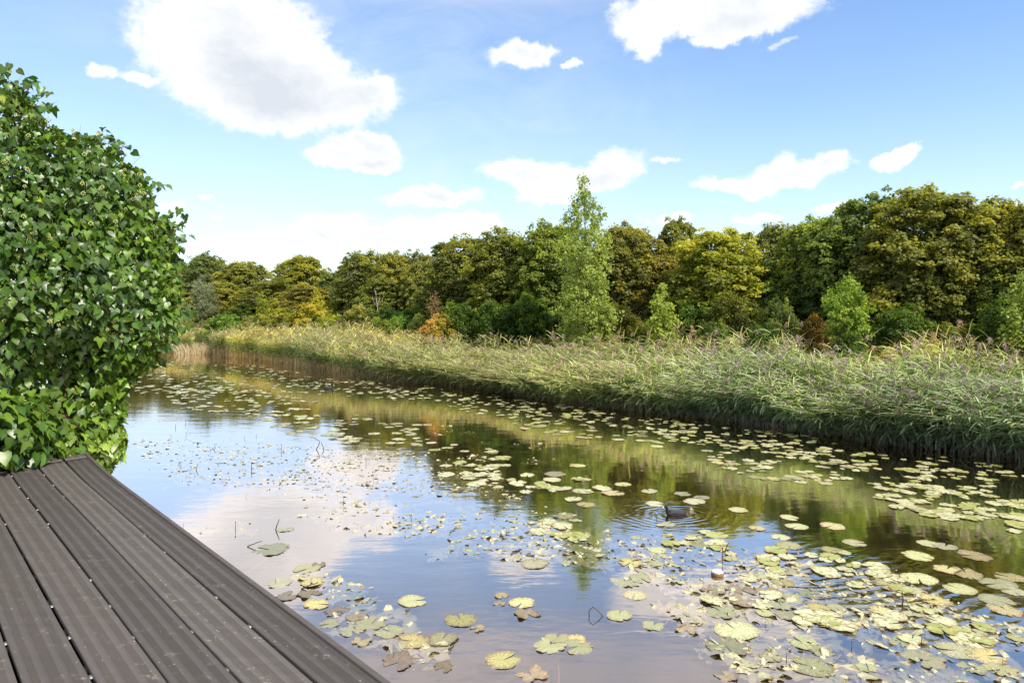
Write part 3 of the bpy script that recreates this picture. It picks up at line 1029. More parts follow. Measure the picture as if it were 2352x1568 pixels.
G_OL = (1.2, 1.05, 0.9); G_YL = (1.6, 1.45, 0.8); G_DK = (0.85, 0.9, 1.0); G_GR = (1.05, 1.2, 0.95); G_BR = (1.25, 1.0, 0.9); G_GO = (1.22, 1.1, 0.9)
TREES = [
    (405, 610, 55, 58, G_GO, 'olive-gold tree just showing past the ivy, under the lowest cloud'),
    (470, 584, 60, 57, G_DK, 'dark green domed tree standing above the silver willow'),
    (560, 604, 75, 54, G_GO, 'broad golden-olive tree between the dark dome and the next green top'),
    (690, 590, 68, 51, (1.35, 1.2, .7), 'rounded yellow-green treetop right of the golden-olive crowns'),
    (625, 645, 85, 48, G_GO, 'low spreading golden tree in front of the far left treetops'),
    (705, 655, 65, 45, G_BR, 'rusty olive tree behind the thin yellow sapling'),
    (765, 622, 45, 46, G_DK, 'small dark tree in the dip of the skyline left of the dead pole'),
    (835, 580, 60, 42, (1.0, .95, .8), 'dark olive tree with uneven top above the dead pole'),
    (905, 582, 55, 40, (1.3, 1.15, .75), 'yellow-topped green tree beside the dark olive tree'),
    (968, 582, 48, 38, G_GO, 'thin-topped golden tree beside the tall dark tree bank'),
    (1070, 548, 75, 34, (.95, .9, .8), 'tall dark brownish-green tree starting the middle tree bank'),
    (1160, 532, 78, 32, (1.1, 1.05, .8), 'round olive-green tree second in the middle tree bank'),
    (1262, 516, 72, 30.5, (1.0, 1.1, .8), 'green tree with a twiggy top just left of the poplar'),
    (1440, 520, 78, 30, (1.15, .98, .8), 'olive-brown round tree just right of the poplar'),
    (1560, 508, 62, 31, (.95, .9, .8), 'dark olive dome peeking over the yellow tree'),
    (1650, 532, 95, 27, G_YL, 'bright yellow-topped tree in the middle of the tree line'),
    (1510, 580, 80, 26.5, (1.35, 1.05, .8), 'orange-tinged green tree behind the young maple'),
    (1782, 520, 62, 30, (.9, .88, .85), 'dark open-branched tree in the gap right of the yellow tree'),
    (1870, 505, 75, 25.5, (1.05, 1.15, .8), 'green tree stepping up to the tall right-hand trees'),
    (1970, 456, 95, 24, (.85, 1.0, .95), 'tall cool-green tree behind the pale round sapling'),
    (2105, 444, 115, 22, (1.1, 1.0, .8), 'tallest dark olive tree of the right-hand group'),
    (2235, 462, 105, 21, G_GO, 'huge golden-brown tree right of the tallest tree'),
    (2360, 466, 90, 20, (1.3, 1.1, .75), 'olive-gold tree cut by the edge of the view'),
    (2500, 450, 100, 19, (1.1, 1.0, .8), 'olive tree past the edge of the view on the far bank'),
    (1800, 600, 85, 23.5, (1.0, 1.2, 1.0), 'low green tree with pale sprays below the sky gap'),
    (1650, 630, 62, 24.5, (1.05, 1.1, 1.1), 'grey-green round tree under the bright yellow top'),
    (2010, 560, 85, 20.5, (.9, 1.0, 1.0), 'shady green tree right behind the pale round sapling'),
    (2170, 560, 95, 19, (1.15, 1.05, .8), 'yellow-flecked tree in front of the tallest tree'),
    (2320, 580, 85, 18, (.95, 1.05, .8), 'leafy green tree low at the right behind the reeds'),
    (1110, 620, 80, 31, (.85, .85, .85), 'shady brown-green tree low in the middle tree bank'),
    (1390, 600, 70, 28, (.85, .9, .85), 'shady green tree behind the right side of the poplar'),
    (300, 600, 60, 60, G_GO, 'golden tree behind the ivy'), (215, 590, 60, 62, G_DK, 'dark tree behind the ivy'),
    (500, 650, 70, 50, G_GO, 'low golden-olive tree right of the silver willow'),
    (1000, 640, 55, 35, (.85, .9, .85), 'dark low tree behind the brown dead sapling'),
    (880, 640, 65, 39, (.95, .95, .8), 'low olive tree behind the bare dead pole'),
]
for i, (px, py, hw, Y, tint, lab) in enumerate(TREES):
    place(tree_protos[i % 5], 'broadleaf_tree', 'tree', px, py, hw, Y, tint, lab, 'trees along the far bank', 1.75, 6.0, i * 2.1)
SHRUBS = [
    (1050, 695, 48, 29, G_GR, 'dark green bush right behind the orange shrub'), (1135, 690, 55, 28, (.9, 1.1, .95), 'dense green bush between orange shrub and poplar'),
    (1215, 676, 62, 27.5, (1.0, 1.2, .9), 'taller green bush just left of the poplar'), (1295, 712, 45, 27, (.7, .9, 1), 'dark green bush hidden behind the poplar foot'),
    (1425, 700, 55, 25.5, (1.2, .9, .8), 'reddish-green bush between poplar and young maple'), (1590, 690, 55, 24, G_GR, 'green bush just right of the young maple'),
    (1685, 672, 62, 22, (1.25, 1.0, .9), 'green bush flecked with red berries and leaves'), (1790, 686, 42, 20.5, (1.5, 1.35, 1.9), 'olive-grey thin bush between the berry bush and red bush'),
    (1872, 725, 38, 19.6, (1.7, .75, .75), 'rust-red bush beside the pale round sapling'), (2070, 700, 75, 18.4, (.85, 1.0, .9), 'dark green bush right of the pale round sapling'),
    (2190, 745, 65, 17.2, (1.1, .95, .9), 'low olive bush above the reed tips'), (2300, 690, 62, 16.6, (1.1, 1.25, .9), 'bright green bush near the right end of the reeds'),
    (2385, 610, 48, 15.6, (1.35, 1.4, 1.0), 'tall light green bush cut by the view edge'), (880, 705, 50, 36, (.8, .95, 1.0), 'dark bush behind the dead pole'),
    (950, 705, 48, 34, (.85, 1.1, 1.0), 'green bush behind the grey-leaved shrub'), (815, 715, 45, 38, (.75, .9, .9), 'dark bush left of the dead pole'),
    (570, 700, 60, 46, (.8, .9, .9), 'dark bush behind the bright green shrub'), (650, 690, 55, 46, (1.0, 1.05, .8), 'olive bush behind the yellow flowering shrubs'),
    (430, 715, 55, 48, (.8, .9, .8), 'dark bush behind the silver willow'), (760, 690, 42, 43, (.7, .85, .9), 'shaded bush right of the yellow sapling'),
    (515, 722, 46, 41, (1, 1, 1), 'bright green rounded shrub near the pale grass'), (655, 708, 50, 40, (.8, .85, 1), 'yellow-green shrub behind the far reeds'),
    (712, 700, 52, 39, (1.1, 1, 1), 'yellow flowering shrub below the yellow sapling'), (590, 722, 42, 40, (.75, .8, 1.2), 'small yellowish shrub beside the bright green shrub'),
    (765, 724, 38, 37.5, (1, 1.1, 1), 'low lime-yellow shrub right of the flowering shrub'), (828, 700, 46, 36, (.85, .85, 1.8), 'pale yellow-topped shrub left of the dead pole foot'),
    (872, 730, 40, 34, (1.8, 1.7, 1.5), 'grey-green willow shrub in front of the dead pole'), (925, 726, 38, 33, (1, 1.1, 1), 'small bright lime-green shrub beside the grey shrub'),
    (965, 722, 30, 31.5, (2.0, 1.7, 1.9), 'grey-leaved shrub left of the orange shrub'), (1012, 722, 46, 28.5, (1, 1, 1), 'orange-red autumn shrub behind the reeds'),
    (1480, 742, 36, 22.6, (1.3, 1.1, .8), 'low olive shrub at the young maple foot'), (1640, 742, 45, 20.8, (.9, 1.1, .9), 'low dark green shrub behind the reed tips'),
    (1950, 765, 45, 17.4, (.9, 1.0, .9), 'low dark shrub under the pale round sapling'), (1750, 745, 44, 19.4, (.75, .95, .9), 'low shaded shrub under the grey thin bush'),
]
for i, (px, py, hw, Y, tint, lab) in enumerate(SHRUBS):
    pk = 4 if 'yellow' in lab else 5 if 'orange-red' in lab else 6 if 'bright green rounded' in lab or 'lime-green' in lab else i % 4
    place(shrub_protos[pk], 'shrub', 'shrub', px, py, hw, Y, tint, lab, 'shrubs between reeds and trees', 1.0, 2.4, i * 1.3, 1.05)


def profile_tree(seed, name, cat, label, px, pybase, Y, prof_, nclump, per, cr, leaf, pal, bark, r0, asc=0.8, aspect=0.75, trans_mat=None, nb=16, droop=0.0):
    """slender tree from a profile [(photo row, half width px)]: ascending branches with leaf clumps at their ends"""
    r_ = np.random.default_rng(seed)
    zb = GZ
    zs = np.array([Z(p[0], Y) - zb for p in prof_][::-1]); rs = np.array([p[1] * Y / F for p in prof_][::-1])
    H = zs[-1]
    e = empty(name, (X(px, Y), Y, zb)); tag(e, label, cat)
    b = MB()
    a = np.linspace(0, 1, 12)
    base = np.column_stack([0.03 * np.sin(a * 5 + seed), 0.03 * np.cos(a * 4 + seed), a * H * 0.985]); base[:, :2] -= base[0, :2]
    b.tube(base, r0 * (1 - a * 0.93) + 0.002, 7)
    wgt = rs ** 1.6 + 0.02
    cz_ = []
    while len(cz_) < nclump:
        z = r_.uniform(zs[0], H)
        if r_.random() < np.interp(z, zs, wgt) / wgt.max(): cz_.append(z)
    P, Nn, T_ = [], [], []
    for i, z in enumerate(cz_):
        ph = r_.random() * 6.28
        R = float(np.interp(z, zs, rs)) * (1 + 0.35 * math.sin(ph * 2 + z * 2.1 + seed) * math.sin(z * 5.3 + seed))
        f = r_.random() ** 0.45
        out_ = np.array((math.cos(ph), math.sin(ph), 0))
        c = np.array((np.interp(z, base[:, 2], base[:, 0]), np.interp(z, base[:, 2], base[:, 1]), z)) + out_ * R * f
        zt = max(0.1, z - R * f * asc)
        if i % 3 == 0:
            p0 = np.array((np.interp(zt, base[:, 2], base[:, 0]), np.interp(zt, base[:, 2], base[:, 1]), zt))
            mid = (p0 + c) / 2 + np.array((0, 0, -0.03)) + out_ * R * 0.08
            b.tube(np.array([p0, mid, c]), np.array([0.02 * r0 / 0.08 * (1.1 - z / H) + 0.003, 0.008 * (1.1 - z / H) + 0.002, 0.0015]), 4)
        g_ = unit(r_.normal(size=(per, 3))) * (r_.random(per) ** 0.5)[:, None] * cr * r_.uniform(0.5, 1.6)
        P.append(c + g_); Nn.append(r_.normal(size=(per, 3)) * 0.7 + out_ * 0.4 + np.array((0, 0, 0.5)))
        T_.append(np.clip(0.45 + r_.normal() * 0.22 + r_.normal(size=per) * 0.12, 0, 1))
    P = np.concatenate(P); Nn = np.concatenate(Nn); T_ = np.concatenate(T_)
    V, Fq = cards(r_, P, Nn, leaf * r_.uniform(0.7, 1.3, len(P)), aspect, 0.08)
    obj('crown', mesh_np('crown', V, Fq, trans_mat or M_tree, palette(T_, pal).repeat(4, 0)), e)
    obj('trunk', b.mesh('trunk', bark, True), e)
    return e


PAL_POP = ((0.18, 0.24, 0.05), (0.34, 0.41, 0.09), (0.60, 0.64, 0.22))
profile_tree(31, 'poplar_tree', 'tree', 'tall slim young poplar with light green leaves rising above the tree line', 1343, 876, 23.6,
             [(404, 3), (430, 16), (470, 30), (500, 48), (530, 50), (570, 60), (640, 50), (690, 62), (730, 70), (775, 60), (800, 30)],
             700, 24, 0.15, 0.080, PAL_POP, M_bark, 0.05, 1.1)
profile_tree(32, 'maple_sapling', 'tree', 'small young maple with bright lime-yellow leaves behind the reeds', 1524, 870, 20.5,
             [(648, 3), (670, 10), (700, 26), (740, 36), (775, 30), (800, 10)], 150, 18, 0.11, 0.095, ((0.14, 0.2, 0.03), (0.33, 0.4, 0.07), (0.55, 0.58, 0.16)), M_bark, 0.04, 0.8)
profile_tree(33, 'round_sapling', 'tree', 'pale green egg-shaped sapling with upright shoots behind the right-hand reeds', 1950, 870, 17.2,
             [(636, 3), (650, 22), (680, 44), (710, 53), (745, 50), (780, 34), (800, 12)], 260, 30, 0.10, 0.065, ((0.11, 0.18, 0.025), (0.25, 0.35, 0.05), (0.46, 0.54, 0.10)), M_bark, 0.04, 1.3)
profile_tree(34, 'willow_tree', 'tree', 'small silvery-grey willow with a bare trunk beyond the pale grass', 466, 800, 44,
             [(630, 4), (650, 17), (680, 26), (705, 27), (722, 14), (728, 6)], 130, 26, 0.20, 0.13, ((0.13, 0.15, 0.09), (0.24, 0.27, 0.17), (0.36, 0.4, 0.27)), M_bark, 0.10, 1.2, 0.35)
profile_tree(35, 'slim_willow', 'tree', 'thin olive sapling with a bare stem beside the silver willow', 489, 800, 44.5,
             [(665, 3), (690, 12), (712, 14), (722, 6)], 40, 20, 0.18, 0.12, ((0.12, 0.12, 0.05), (0.2, 0.19, 0.07), (0.3, 0.28, 0.1)), M_bark, 0.07, 1.2, 0.4)
profile_tree(36, 'yellow_sapling', 'tree', 'thin golden-yellow sapling above the yellow flowering shrubs', 727, 800, 41,
             [(664, 2), (685, 12), (705, 18), (725, 22), (740, 14)], 75, 18, 0.18, 0.13, ((0.3, 0.26, 0.02), (0.5, 0.44, 0.04), (0.65, 0.58, 0.08)), M_bark, 0.05, 0.5)
profile_tree(37, 'green_sapling', 'tree', 'faint yellow-green sapling left of the golden sapling', 602, 800, 43,
             [(676, 2), (692, 10), (712, 14), (730, 10)], 40, 16, 0.18, 0.13, ((0.16, 0.2, 0.02), (0.3, 0.33, 0.04), (0.4, 0.42, 0.08)), M_bark, 0.04, 0.5)
profile_tree(38, 'withered_sapling', 'tree', 'withered reddish-brown sapling above the orange shrub', 1001, 860, 30,
             [(668, 3), (685, 12), (705, 17), (725, 12), (745, 5)], 60, 9, 0.14, 0.06, ((0.22, 0.12, 0.07), (0.34, 0.19, 0.11), (0.42, 0.26, 0.16)), M_bark, 0.03, 1.2)
profile_tree(39, 'far_right_sapling', 'tree', 'tall light-leaved sapling at the right edge above the reeds', 2362, 900, 14.5,
             [(600, 3), (640, 24), (700, 40), (760, 42), (800, 30)], 160, 16, 0.12, 0.07, PAL_POP, M_bark, 0.04, 1.0)
# bare dead pole
e = empty('dead_tree', (X(866, 37), 37, GZ)); tag(e, 'bare dead pole of a young tree with stub branches', 'tree')
b = MB(); H = Z(667, 37) - GZ
a = np.linspace(0, 1, 8)
b.tube(np.column_stack([0.10 * np.sin(a * 4), 0 * a, a * H]), 0.055 * (1 - 0.8 * a), 6)
for k in range(7):
    z = H * rng.uniform(0.35, 0.9); ph = rng.random() * 6.28; L = rng.uniform(0.3, 0.7)
    b.tube(np.array([(0, 0, z), (math.cos(ph) * L * .5, math.sin(ph) * L * .5, z + L * .45), (math.cos(ph) * L * .7, math.sin(ph) * L * .7, z + L)]), np.array([0.02, 0.012, 0.004]), 4)
obj('trunk', b.mesh('trunk', M_birchbark, True), e)

# ------------------------------------------------------------------ reeds
rng = np.random.default_rng(77)


def reed_proto(r_, green=1.0, straw=0.4, plume=True, spread=0.75, lean=(0.05, 0.24), ll=(0.28, 0.55)):
    """one reed of height 1.6: arrays of quads"""
    V, Fc, C = [], [], []
    nb = 0
    H = 1.6
    wind = np.array((-1.0, -0.25, 0.0)); wind /= np.linalg.norm(wind)
    lean = r_.uniform(*lean); side = r_.normal() * 0.08
    def axis(f):
        f = np.asarray(f)
        return np.stack([wind[0] * lean * f ** 2 * H * 0.9 + side * f * 0.3, wind[1] * lean * f ** 2 * H * 0.9 + side * f, f * H * (1 - 0.12 * lean * f)], -1)
    def ribbon(pts, wds, wdir, cols):
        nonlocal nb
        k = len(pts)
        l = pts + wdir * wds[:, None] / 2; r2 = pts - wdir * wds[:, None] / 2
        V.append(np.stack([l, r2], 1).reshape(-1, 3))
        i = np.arange(k - 1) * 2
        Fc.append(np.stack([i, i + 1, i + 3, i + 2], 1) + nb)
        C.append(np.repeat(cols, 2, 0)); nb += 2 * k
    f = np.linspace(0, 1, 6)
    pts = axis(f)
    st = np.array((0.60, 0.49, 0.30)); gr = np.array((0.16, 0.20, 0.075))
    cols = st + (gr - st) * np.clip((f - straw) / 0.2, 0, 1)[:, None]
    ang = r_.random() * 3.14
    ribbon(pts, np.full(6, 0.016) * (1 - 0.5 * f), np.array((math.cos(ang), math.sin(ang), 0)), cols)
    ribbon(pts, np.full(6, 0.016) * (1 - 0.5 * f), np.array((-math.sin(ang), math.cos(ang), 0)), cols)
    nleaf = r_.integers(12, 16)
    for k in range(nleaf):
        s0 = straw * (0.75 if straw < 0.3 else 0.95)
        f0 = s0 + (1 - s0) * (k + r_.random()) / nleaf
        f0 = min(f0, 0.97)
        p0 = axis(f0)
        a_ = math.atan2(wind[1], wind[0]) + r_.normal() * spread
        h_ = np.array((math.cos(a_), math.sin(a_), 0))
        L = r_.uniform(*ll) * (0.75 + 0.5 * math.sin(f0 * 3.0))
        q = np.linspace(0, 1, 5)
        up = r_.uniform(-0.1, 0.7) + (0.5 if f0 > 0.72 else 0) + (0.35 if spread > 1 else 0); dr = r_.uniform(0.35, 1.0)
        if r_.random() < 0.25:
            a_ += r_.normal() * 1.2; h_ = np.array((math.cos(a_), math.sin(a_), 0)); up += 0.6
        pts = p0 + np.outer(q, h_ * L * 0.85) + np.outer(q * up - q ** 2 * dr, (0, 0, L * 0.8))
        wd = np.array((0.6, 1, 0.95, 0.6, 0.05)) * r_.uniform(0.018, 0.032)
        wdir = unit(np.cross(h_, (0, 0, 1)) + np.array((0, 0, 1)) * r_.normal() * 0.4)
        dead = r_.random() < (0.35 if f0 < straw + 0.08 else 0.02)
        c0 = np.array((0.40, 0.28, 0.15)) if dead else np.array((0.250, 0.315, 0.160)) * r_.uniform(0.55, 1.55)
        if not dead and r_.random() < 0.35: c0 = np.array((0.38, 0.42, 0.20)) * r_.uniform(0.75, 1.3)
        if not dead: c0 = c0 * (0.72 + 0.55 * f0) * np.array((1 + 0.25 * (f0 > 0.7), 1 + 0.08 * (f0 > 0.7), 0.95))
        ribbon(pts, wd, wdir, np.tile(c0, (5, 1)))
    if plume:
        p0 = axis(1.0)
        pc = np.array((0.32, 0.205, 0.18)) * r_.uniform(0.7, 1.3)
        for k in range(11):
            a_ = math.atan2(wind[1], wind[0]) + r_.normal() * 0.8
            h_ = np.array((math.cos(a_), math.sin(a_), 0)); L = r_.uniform(0.08, 0.19)
            q = np.linspace(0, 1, 3)
            z0 = r_.uniform(-0.05, 0.07)
            pts = p0 + (0, 0, z0) + np.outer(q, h_ * L * 0.7) + np.outer(q * 0.7 - q ** 2 * 0.9, (0, 0, L))
            ribbon(pts, np.array((0.006, 0.020, 0.004)), unit(r_.normal(size=3)), np.tile(pc, (3, 1)))
    return np.concatenate(V), np.concatenate(Fc), np.concatenate(C)


def scatter(protos, pos, rz, sxy, sz, leanv, tone, pick):
    VV, FF, CC, nb = [], [], [], 0
    for k, (V, Fc, C) in enumerate(protos):
        m_ = pick == k
        n = m_.sum()
        if not n: continue
        c, s = np.cos(rz[m_]), np.sin(rz[m_])
        x = V[None, :, 0] * c[:, None] - V[None, :, 1] * s[:, None]
        y = V[None, :, 0] * s[:, None] + V[None, :, 1] * c[:, None]
        z = V[None, :, 2] * sz[m_][:, None]
        h2 = (V[None, :, 2] / 1.6) ** 1.5
        x = x * sxy[m_][:, None] + pos[m_, 0][:, None] + leanv[m_, 0][:, None] * h2
        y = y * sxy[m_][:, None] + pos[m_, 1][:, None] + leanv[m_, 1][:, None] * h2
        z = z + pos[m_, 2][:, None] - 0.25 * np.linalg.norm(leanv[m_], axis=1)[:, None] * h2
        VV.append(np.stack([x, y, z], -1).reshape(-1, 3))
        FF.append((Fc[None] + (np.arange(n) * len(V))[:, None, None]).reshape(-1, 4) + nb)
        CC.append((C[None] * tone[m_][:, None, :]).reshape(-1, 3)); nb += n * len(V)
    return np.concatenate(VV), np.concatenate(FF), np.concatenate(CC)


protos = [reed_proto(np.random.default_rng(300 + k), plume=(k % 3 == 0), straw=0.13) for k in range(9)]
protos_l = [reed_proto(np.random.default_rng(330 + k), plume=(k % 2 == 0), straw=0.36, spread=1.6, lean=(0.0, 0.10), ll=(0.22, 0.42)) for k in range(6)]
protos_all = protos + protos_l
# sampling along the bank; denser close to the camera
S_a, S_b = cum[2], cum[-3] + 4.0
pos_, off_, st_ = [], [], []
n_try = 60000
s = rng.uniform(S_a, S_b, n_try); offd = rng.random(n_try) ** 1.35 * 6.6 - 0.1
bp, bn = bank_at(s)
pxy = bp + bn * offd[:, None]
Yd = pxy[:, 1]
dens = np.clip(15.0 / np.maximum(Yd, 8), 0.28, 1.0)
dens *= np.where(offd < 1.3, 1.0, 0.62)
keep = rng.random(n_try) < dens * 0.72
keep &= (pxy[:, 0] / np.maximum(pxy[:, 1], 1) < 0.98)
# the pale grass gap at the far left
pxx = CX + F * pxy[:, 0] / pxy[:, 1]
keep &= ~((pxx > 442) & (pxx < 488) & (Yd > 30) & (offd < 1.6))
s, offd, pxy, Yd, bn, pxx = s[keep], offd[keep], pxy[keep], Yd[keep], bn[keep], pxx[keep]
n = len(s)
wav = vnoise(pxy, 0.9, 21)
leftness = np.clip((1050 - pxx) / 450, 0, 1)
keep2 = offd < np.interp(pxx, (300, 900, 1500, 2352), (6.6, 6.0, 4.8, 4.6))
s, offd, pxy, Yd, bn, pxx, wav, leftness = [v_[keep2] for v_ in (s, offd, pxy, Yd, bn, pxx, wav, leftness)]
n = len(s)
hz_ = np.interp(offd, (0, 0.6, 2.5, 6.6), (1.12, 1.30, 1.45, 1.62)) * (1 + 0.09 * wav + rng.normal(size=n) * 0.07) + leftness * 0.15
# lower patch in the bed seen at right (photo columns 1900-2080)
dip = np.exp(-((pxx - 1985) / 85) ** 2) * (offd > 1.8)
hz_ *= 1 - 0.22 * dip
hz_ *= np.interp(pxx, (300, 850, 960, 1300, 1500, 1800, 2352), (.88, .90, .78, .80, .90, 1.02, .98))
hz_ *= 1 + 0.17 * vnoise(pxy, 2.2, 22)
clump = vnoise(pxy, 1.6, 41)
tall = rng.random(n) < 0.09
hz_[tall] *= rng.uniform(1.08, 1.30, tall.sum())
lean_c = -bn * (np.clip(1.0 - offd / 1.0, 0, 1) * rng.uniform(0.12, 0.95, n) * (1 - leftness * 0.95))[:, None]
lean_c += rng.normal(size=(n, 2)) * 0.07
tone = np.ones((n, 3)) * (1 + 0.12 * rng.normal(size=n))[:, None]
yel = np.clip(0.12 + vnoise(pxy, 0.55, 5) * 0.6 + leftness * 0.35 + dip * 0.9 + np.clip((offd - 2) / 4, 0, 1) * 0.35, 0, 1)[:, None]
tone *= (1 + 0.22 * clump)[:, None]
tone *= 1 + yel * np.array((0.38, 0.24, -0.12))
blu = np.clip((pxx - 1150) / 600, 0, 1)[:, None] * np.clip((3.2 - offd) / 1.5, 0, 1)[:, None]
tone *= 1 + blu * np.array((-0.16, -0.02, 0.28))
pick = np.where(leftness > rng.random(n) * 0.5 + 0.08, rng.integers(9, 15, n), rng.integers(0, 9, n))
pick = np.where(tall & (pick < 9), (pick // 3) * 3, pick)
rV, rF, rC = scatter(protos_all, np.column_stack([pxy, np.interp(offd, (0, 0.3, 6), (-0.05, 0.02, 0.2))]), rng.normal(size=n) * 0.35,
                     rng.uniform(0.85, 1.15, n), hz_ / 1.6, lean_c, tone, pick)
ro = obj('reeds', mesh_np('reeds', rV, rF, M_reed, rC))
tag(ro, 'dense bed of tall common reeds with purple plumes along the far bank', None, None, 'stuff')
print('reeds', n, 'quads', len(rF))
# dead brown straw hanging at the waterline
n = 15000
s = rng.uniform(S_a, S_b, n); offd = rng.random(n) * 0.9 - 0.10
bp, bn = bank_at(s); p0 = bp + bn * offd[:, None]
Yd = p0[:, 1]; keep = (rng.random(n) < np.clip(16 / np.maximum(Yd, 8), 0.3, 1)); p0, bn, offd = p0[keep], bn[keep], offd[keep]
n = len(p0)
q = np.linspace(0, 1, 4)
L = rng.uniform(0.25, 0.75, n); hd = unit(-bn * 0.6 + rng.normal(size=(n, 2)) * 0.8)
z0 = rng.uniform(0.0, 0.5, n)
up = rng.normal(size=n) * 0.5
pts = np.zeros((n, 4, 3))
pts[:, :, :2] = p0[:, None] + hd[:, None] * (q[None, :, None] * L[:, None, None] * 0.6)
pts[:, :, 2] = np.maximum(z0[:, None] + q[None] * up[:, None] * L[:, None] - q[None] ** 2 * L[:, None] * 0.5, -0.02)
wv = np.stack([-hd[:, 1], hd[:, 0], rng.normal(size=n) * 0.8], 1); wv = unit(wv)[:, None] * (np.array((0.6, 1, 0.8, 0.1)) * 0.013)[None, :, None]
V = np.stack([pts + wv / 2, pts - wv / 2], 2).reshape(n, 8, 3)
fi = np.array([(0, 1, 3, 2), (2, 3, 5, 4), (4, 5, 7, 6)])
Fc = (fi[None] + (np.arange(n) * 8)[:, None, None]).reshape(-1, 4)
lf_ = np.clip((1100 - (CX + F * p0[:, 0] / p0[:, 1])) / 400, 0, 1)[:, None]
cc = (np.array((0.27, 0.17, 0.09)) * (1 + lf_ * np.array((0.9, 1.2, 1.3))) * rng.uniform(0.45, 1.5, n)[:, None]).repeat(8, 0)
so = obj('reed_straw', mesh_np('reed_straw', V.reshape(-1, 3), Fc, M_grass, cc))
tag(so, 'brown dead reed straw hanging over the waterline', None, None, 'stuff')

# grass and meadow plants between reeds and shrubs
n = 26000
s = rng.uniform(S_a, S_b, n); offd = rng.uniform(4.4, 12.0, n)
bp, bn = bank_at(s); p0 = bp + bn * offd[:, None]
n = len(p0)
L = rng.uniform(0.35, 1.0, n)
hd = unit(rng.normal(size=(n, 2)))
q = np.linspace(0, 1, 4)
pts = np.zeros((n, 4, 3))
pts[:, :, :2] = p0[:, None] + hd[:, None] * ((q ** 1.6)[None, :, None] * L[:, None, None] * 0.4)
pts[:, :, 2] = 0.15 + q[None] * L[:, None] * 0.9
wv = np.stack([-hd[:, 1], hd[:, 0], np.zeros(n)], 1)[:, None] * (np.array((1, 0.9, 0.6, 0.1)) * 0.022)[None, :, None]
V = np.stack([pts + wv / 2, pts - wv / 2], 2).reshape(n, 8, 3)
Fc = (fi[None] + (np.arange(n) * 8)[:, None, None]).reshape(-1, 4)
cc = palette(rng.random(n), ((0.07, 0.10, 0.03), (0.17, 0.19, 0.05), (0.36, 0.28, 0.13))).repeat(8, 0)
go = obj('grass', mesh_np('grass', V.reshape(-1, 3), Fc, M_grass, cc))
tag(go, 'rough meadow grass between the reeds and the shrubs', None, None, 'stuff')


def tuft(name, label, cat, centre, rx, ry, n, hmin, hmax, width, cols, lean=0.25, tip=None, seed=1, curve=0.35):
    r_ = np.random.default_rng(seed)
    p0 = np.column_stack([r_.normal(size=n) * rx, r_.normal(size=n) * ry])
    L = r_.uniform(hmin, hmax, n); hd = unit(r_.normal(size=(n, 2)) + p0 / (rx + 1e-6) * 0.8)
    pts = np.zeros((n, 4, 3))
    pts[:, :, :2] = p0[:, None] + hd[:, None] * ((q ** 2)[None, :, None] * L[:, None, None] * curve * r_.uniform(0, 1, n)[:, None, None]) + np.array((-lean, 0)) * (q ** 2)[None, :, None] * L[:, None, None]
    pts[:, :, 2] = q[None] * L[:, None] * (1 - 0.2 * curve * q[None])
    wa = r_.random(n) * 3.14
    wv = np.stack([np.cos(wa), np.sin(wa), np.zeros(n)], 1)[:, None] * (np.array((1, 0.95, 0.7, 0.08)) * width)[None, :, None]
    V = np.stack([pts + wv / 2, pts - wv / 2], 2).reshape(-1, 3)
    Fc = (fi[None] + (np.arange(n) * 8)[:, None, None]).reshape(-1, 4)
    c_ = palette(r_.random(n), cols).repeat(8, 0).reshape(n, 8, 3)
    if tip is not None:
        sel = r_.random(n) < 0.6
        c_[sel, 4:] = tip
    o = obj(name, mesh_np(name, V, Fc, M_grass, c_.reshape(-1, 3)), None, centre)
    tag(o, label, cat)
    return o


p = W(1000, 880)
tuft('cattail_clump', 'upright bright green cattail clump at the edge of the reeds', 'cattails', (p[0], p[1] - 0.1, -0.02), 0.13, 0.1, 90, 0.55, 1.0, 0.022, ((0.05, 0.13, 0.02), (0.1, 0.23, 0.04), (0.16, 0.32, 0.06)), 0.02, None, 5, 0.18)
tuft('pale_grass_tuft', 'pale straw-coloured grass tussock where the far reeds break', 'grass tussock', (X(466, 40), 40.2, 0.0), 0.65, 0.6, 1500, 0.35, 0.85, 0.024, ((0.35, 0.29, 0.17), (0.5, 0.42, 0.26), (0.62, 0.54, 0.36)), 0.1, None, 6, 0.7)
tuft('loosestrife', 'purple loosestrife flowering among the farthest reeds', 'wildflowers', (X(425, 44), 44, 0.3), 0.6, 0.4, 300, 0.7, 1.15, 0.03, ((0.1, 0.15, 0.05), (0.13, 0.18, 0.06), (0.16, 0.2, 0.07)), 0.0, (0.36, 0.10, 0.26), 7, 0.15)

# ------------------------------------------------------------------ floating pads


def vn1(a, r_):
    return sum(math.cos(0) * np.sin(a * k + r_.random() * 6.28) / k ** 0.5 for k in (1, 2, 4, 7)) * 0.5


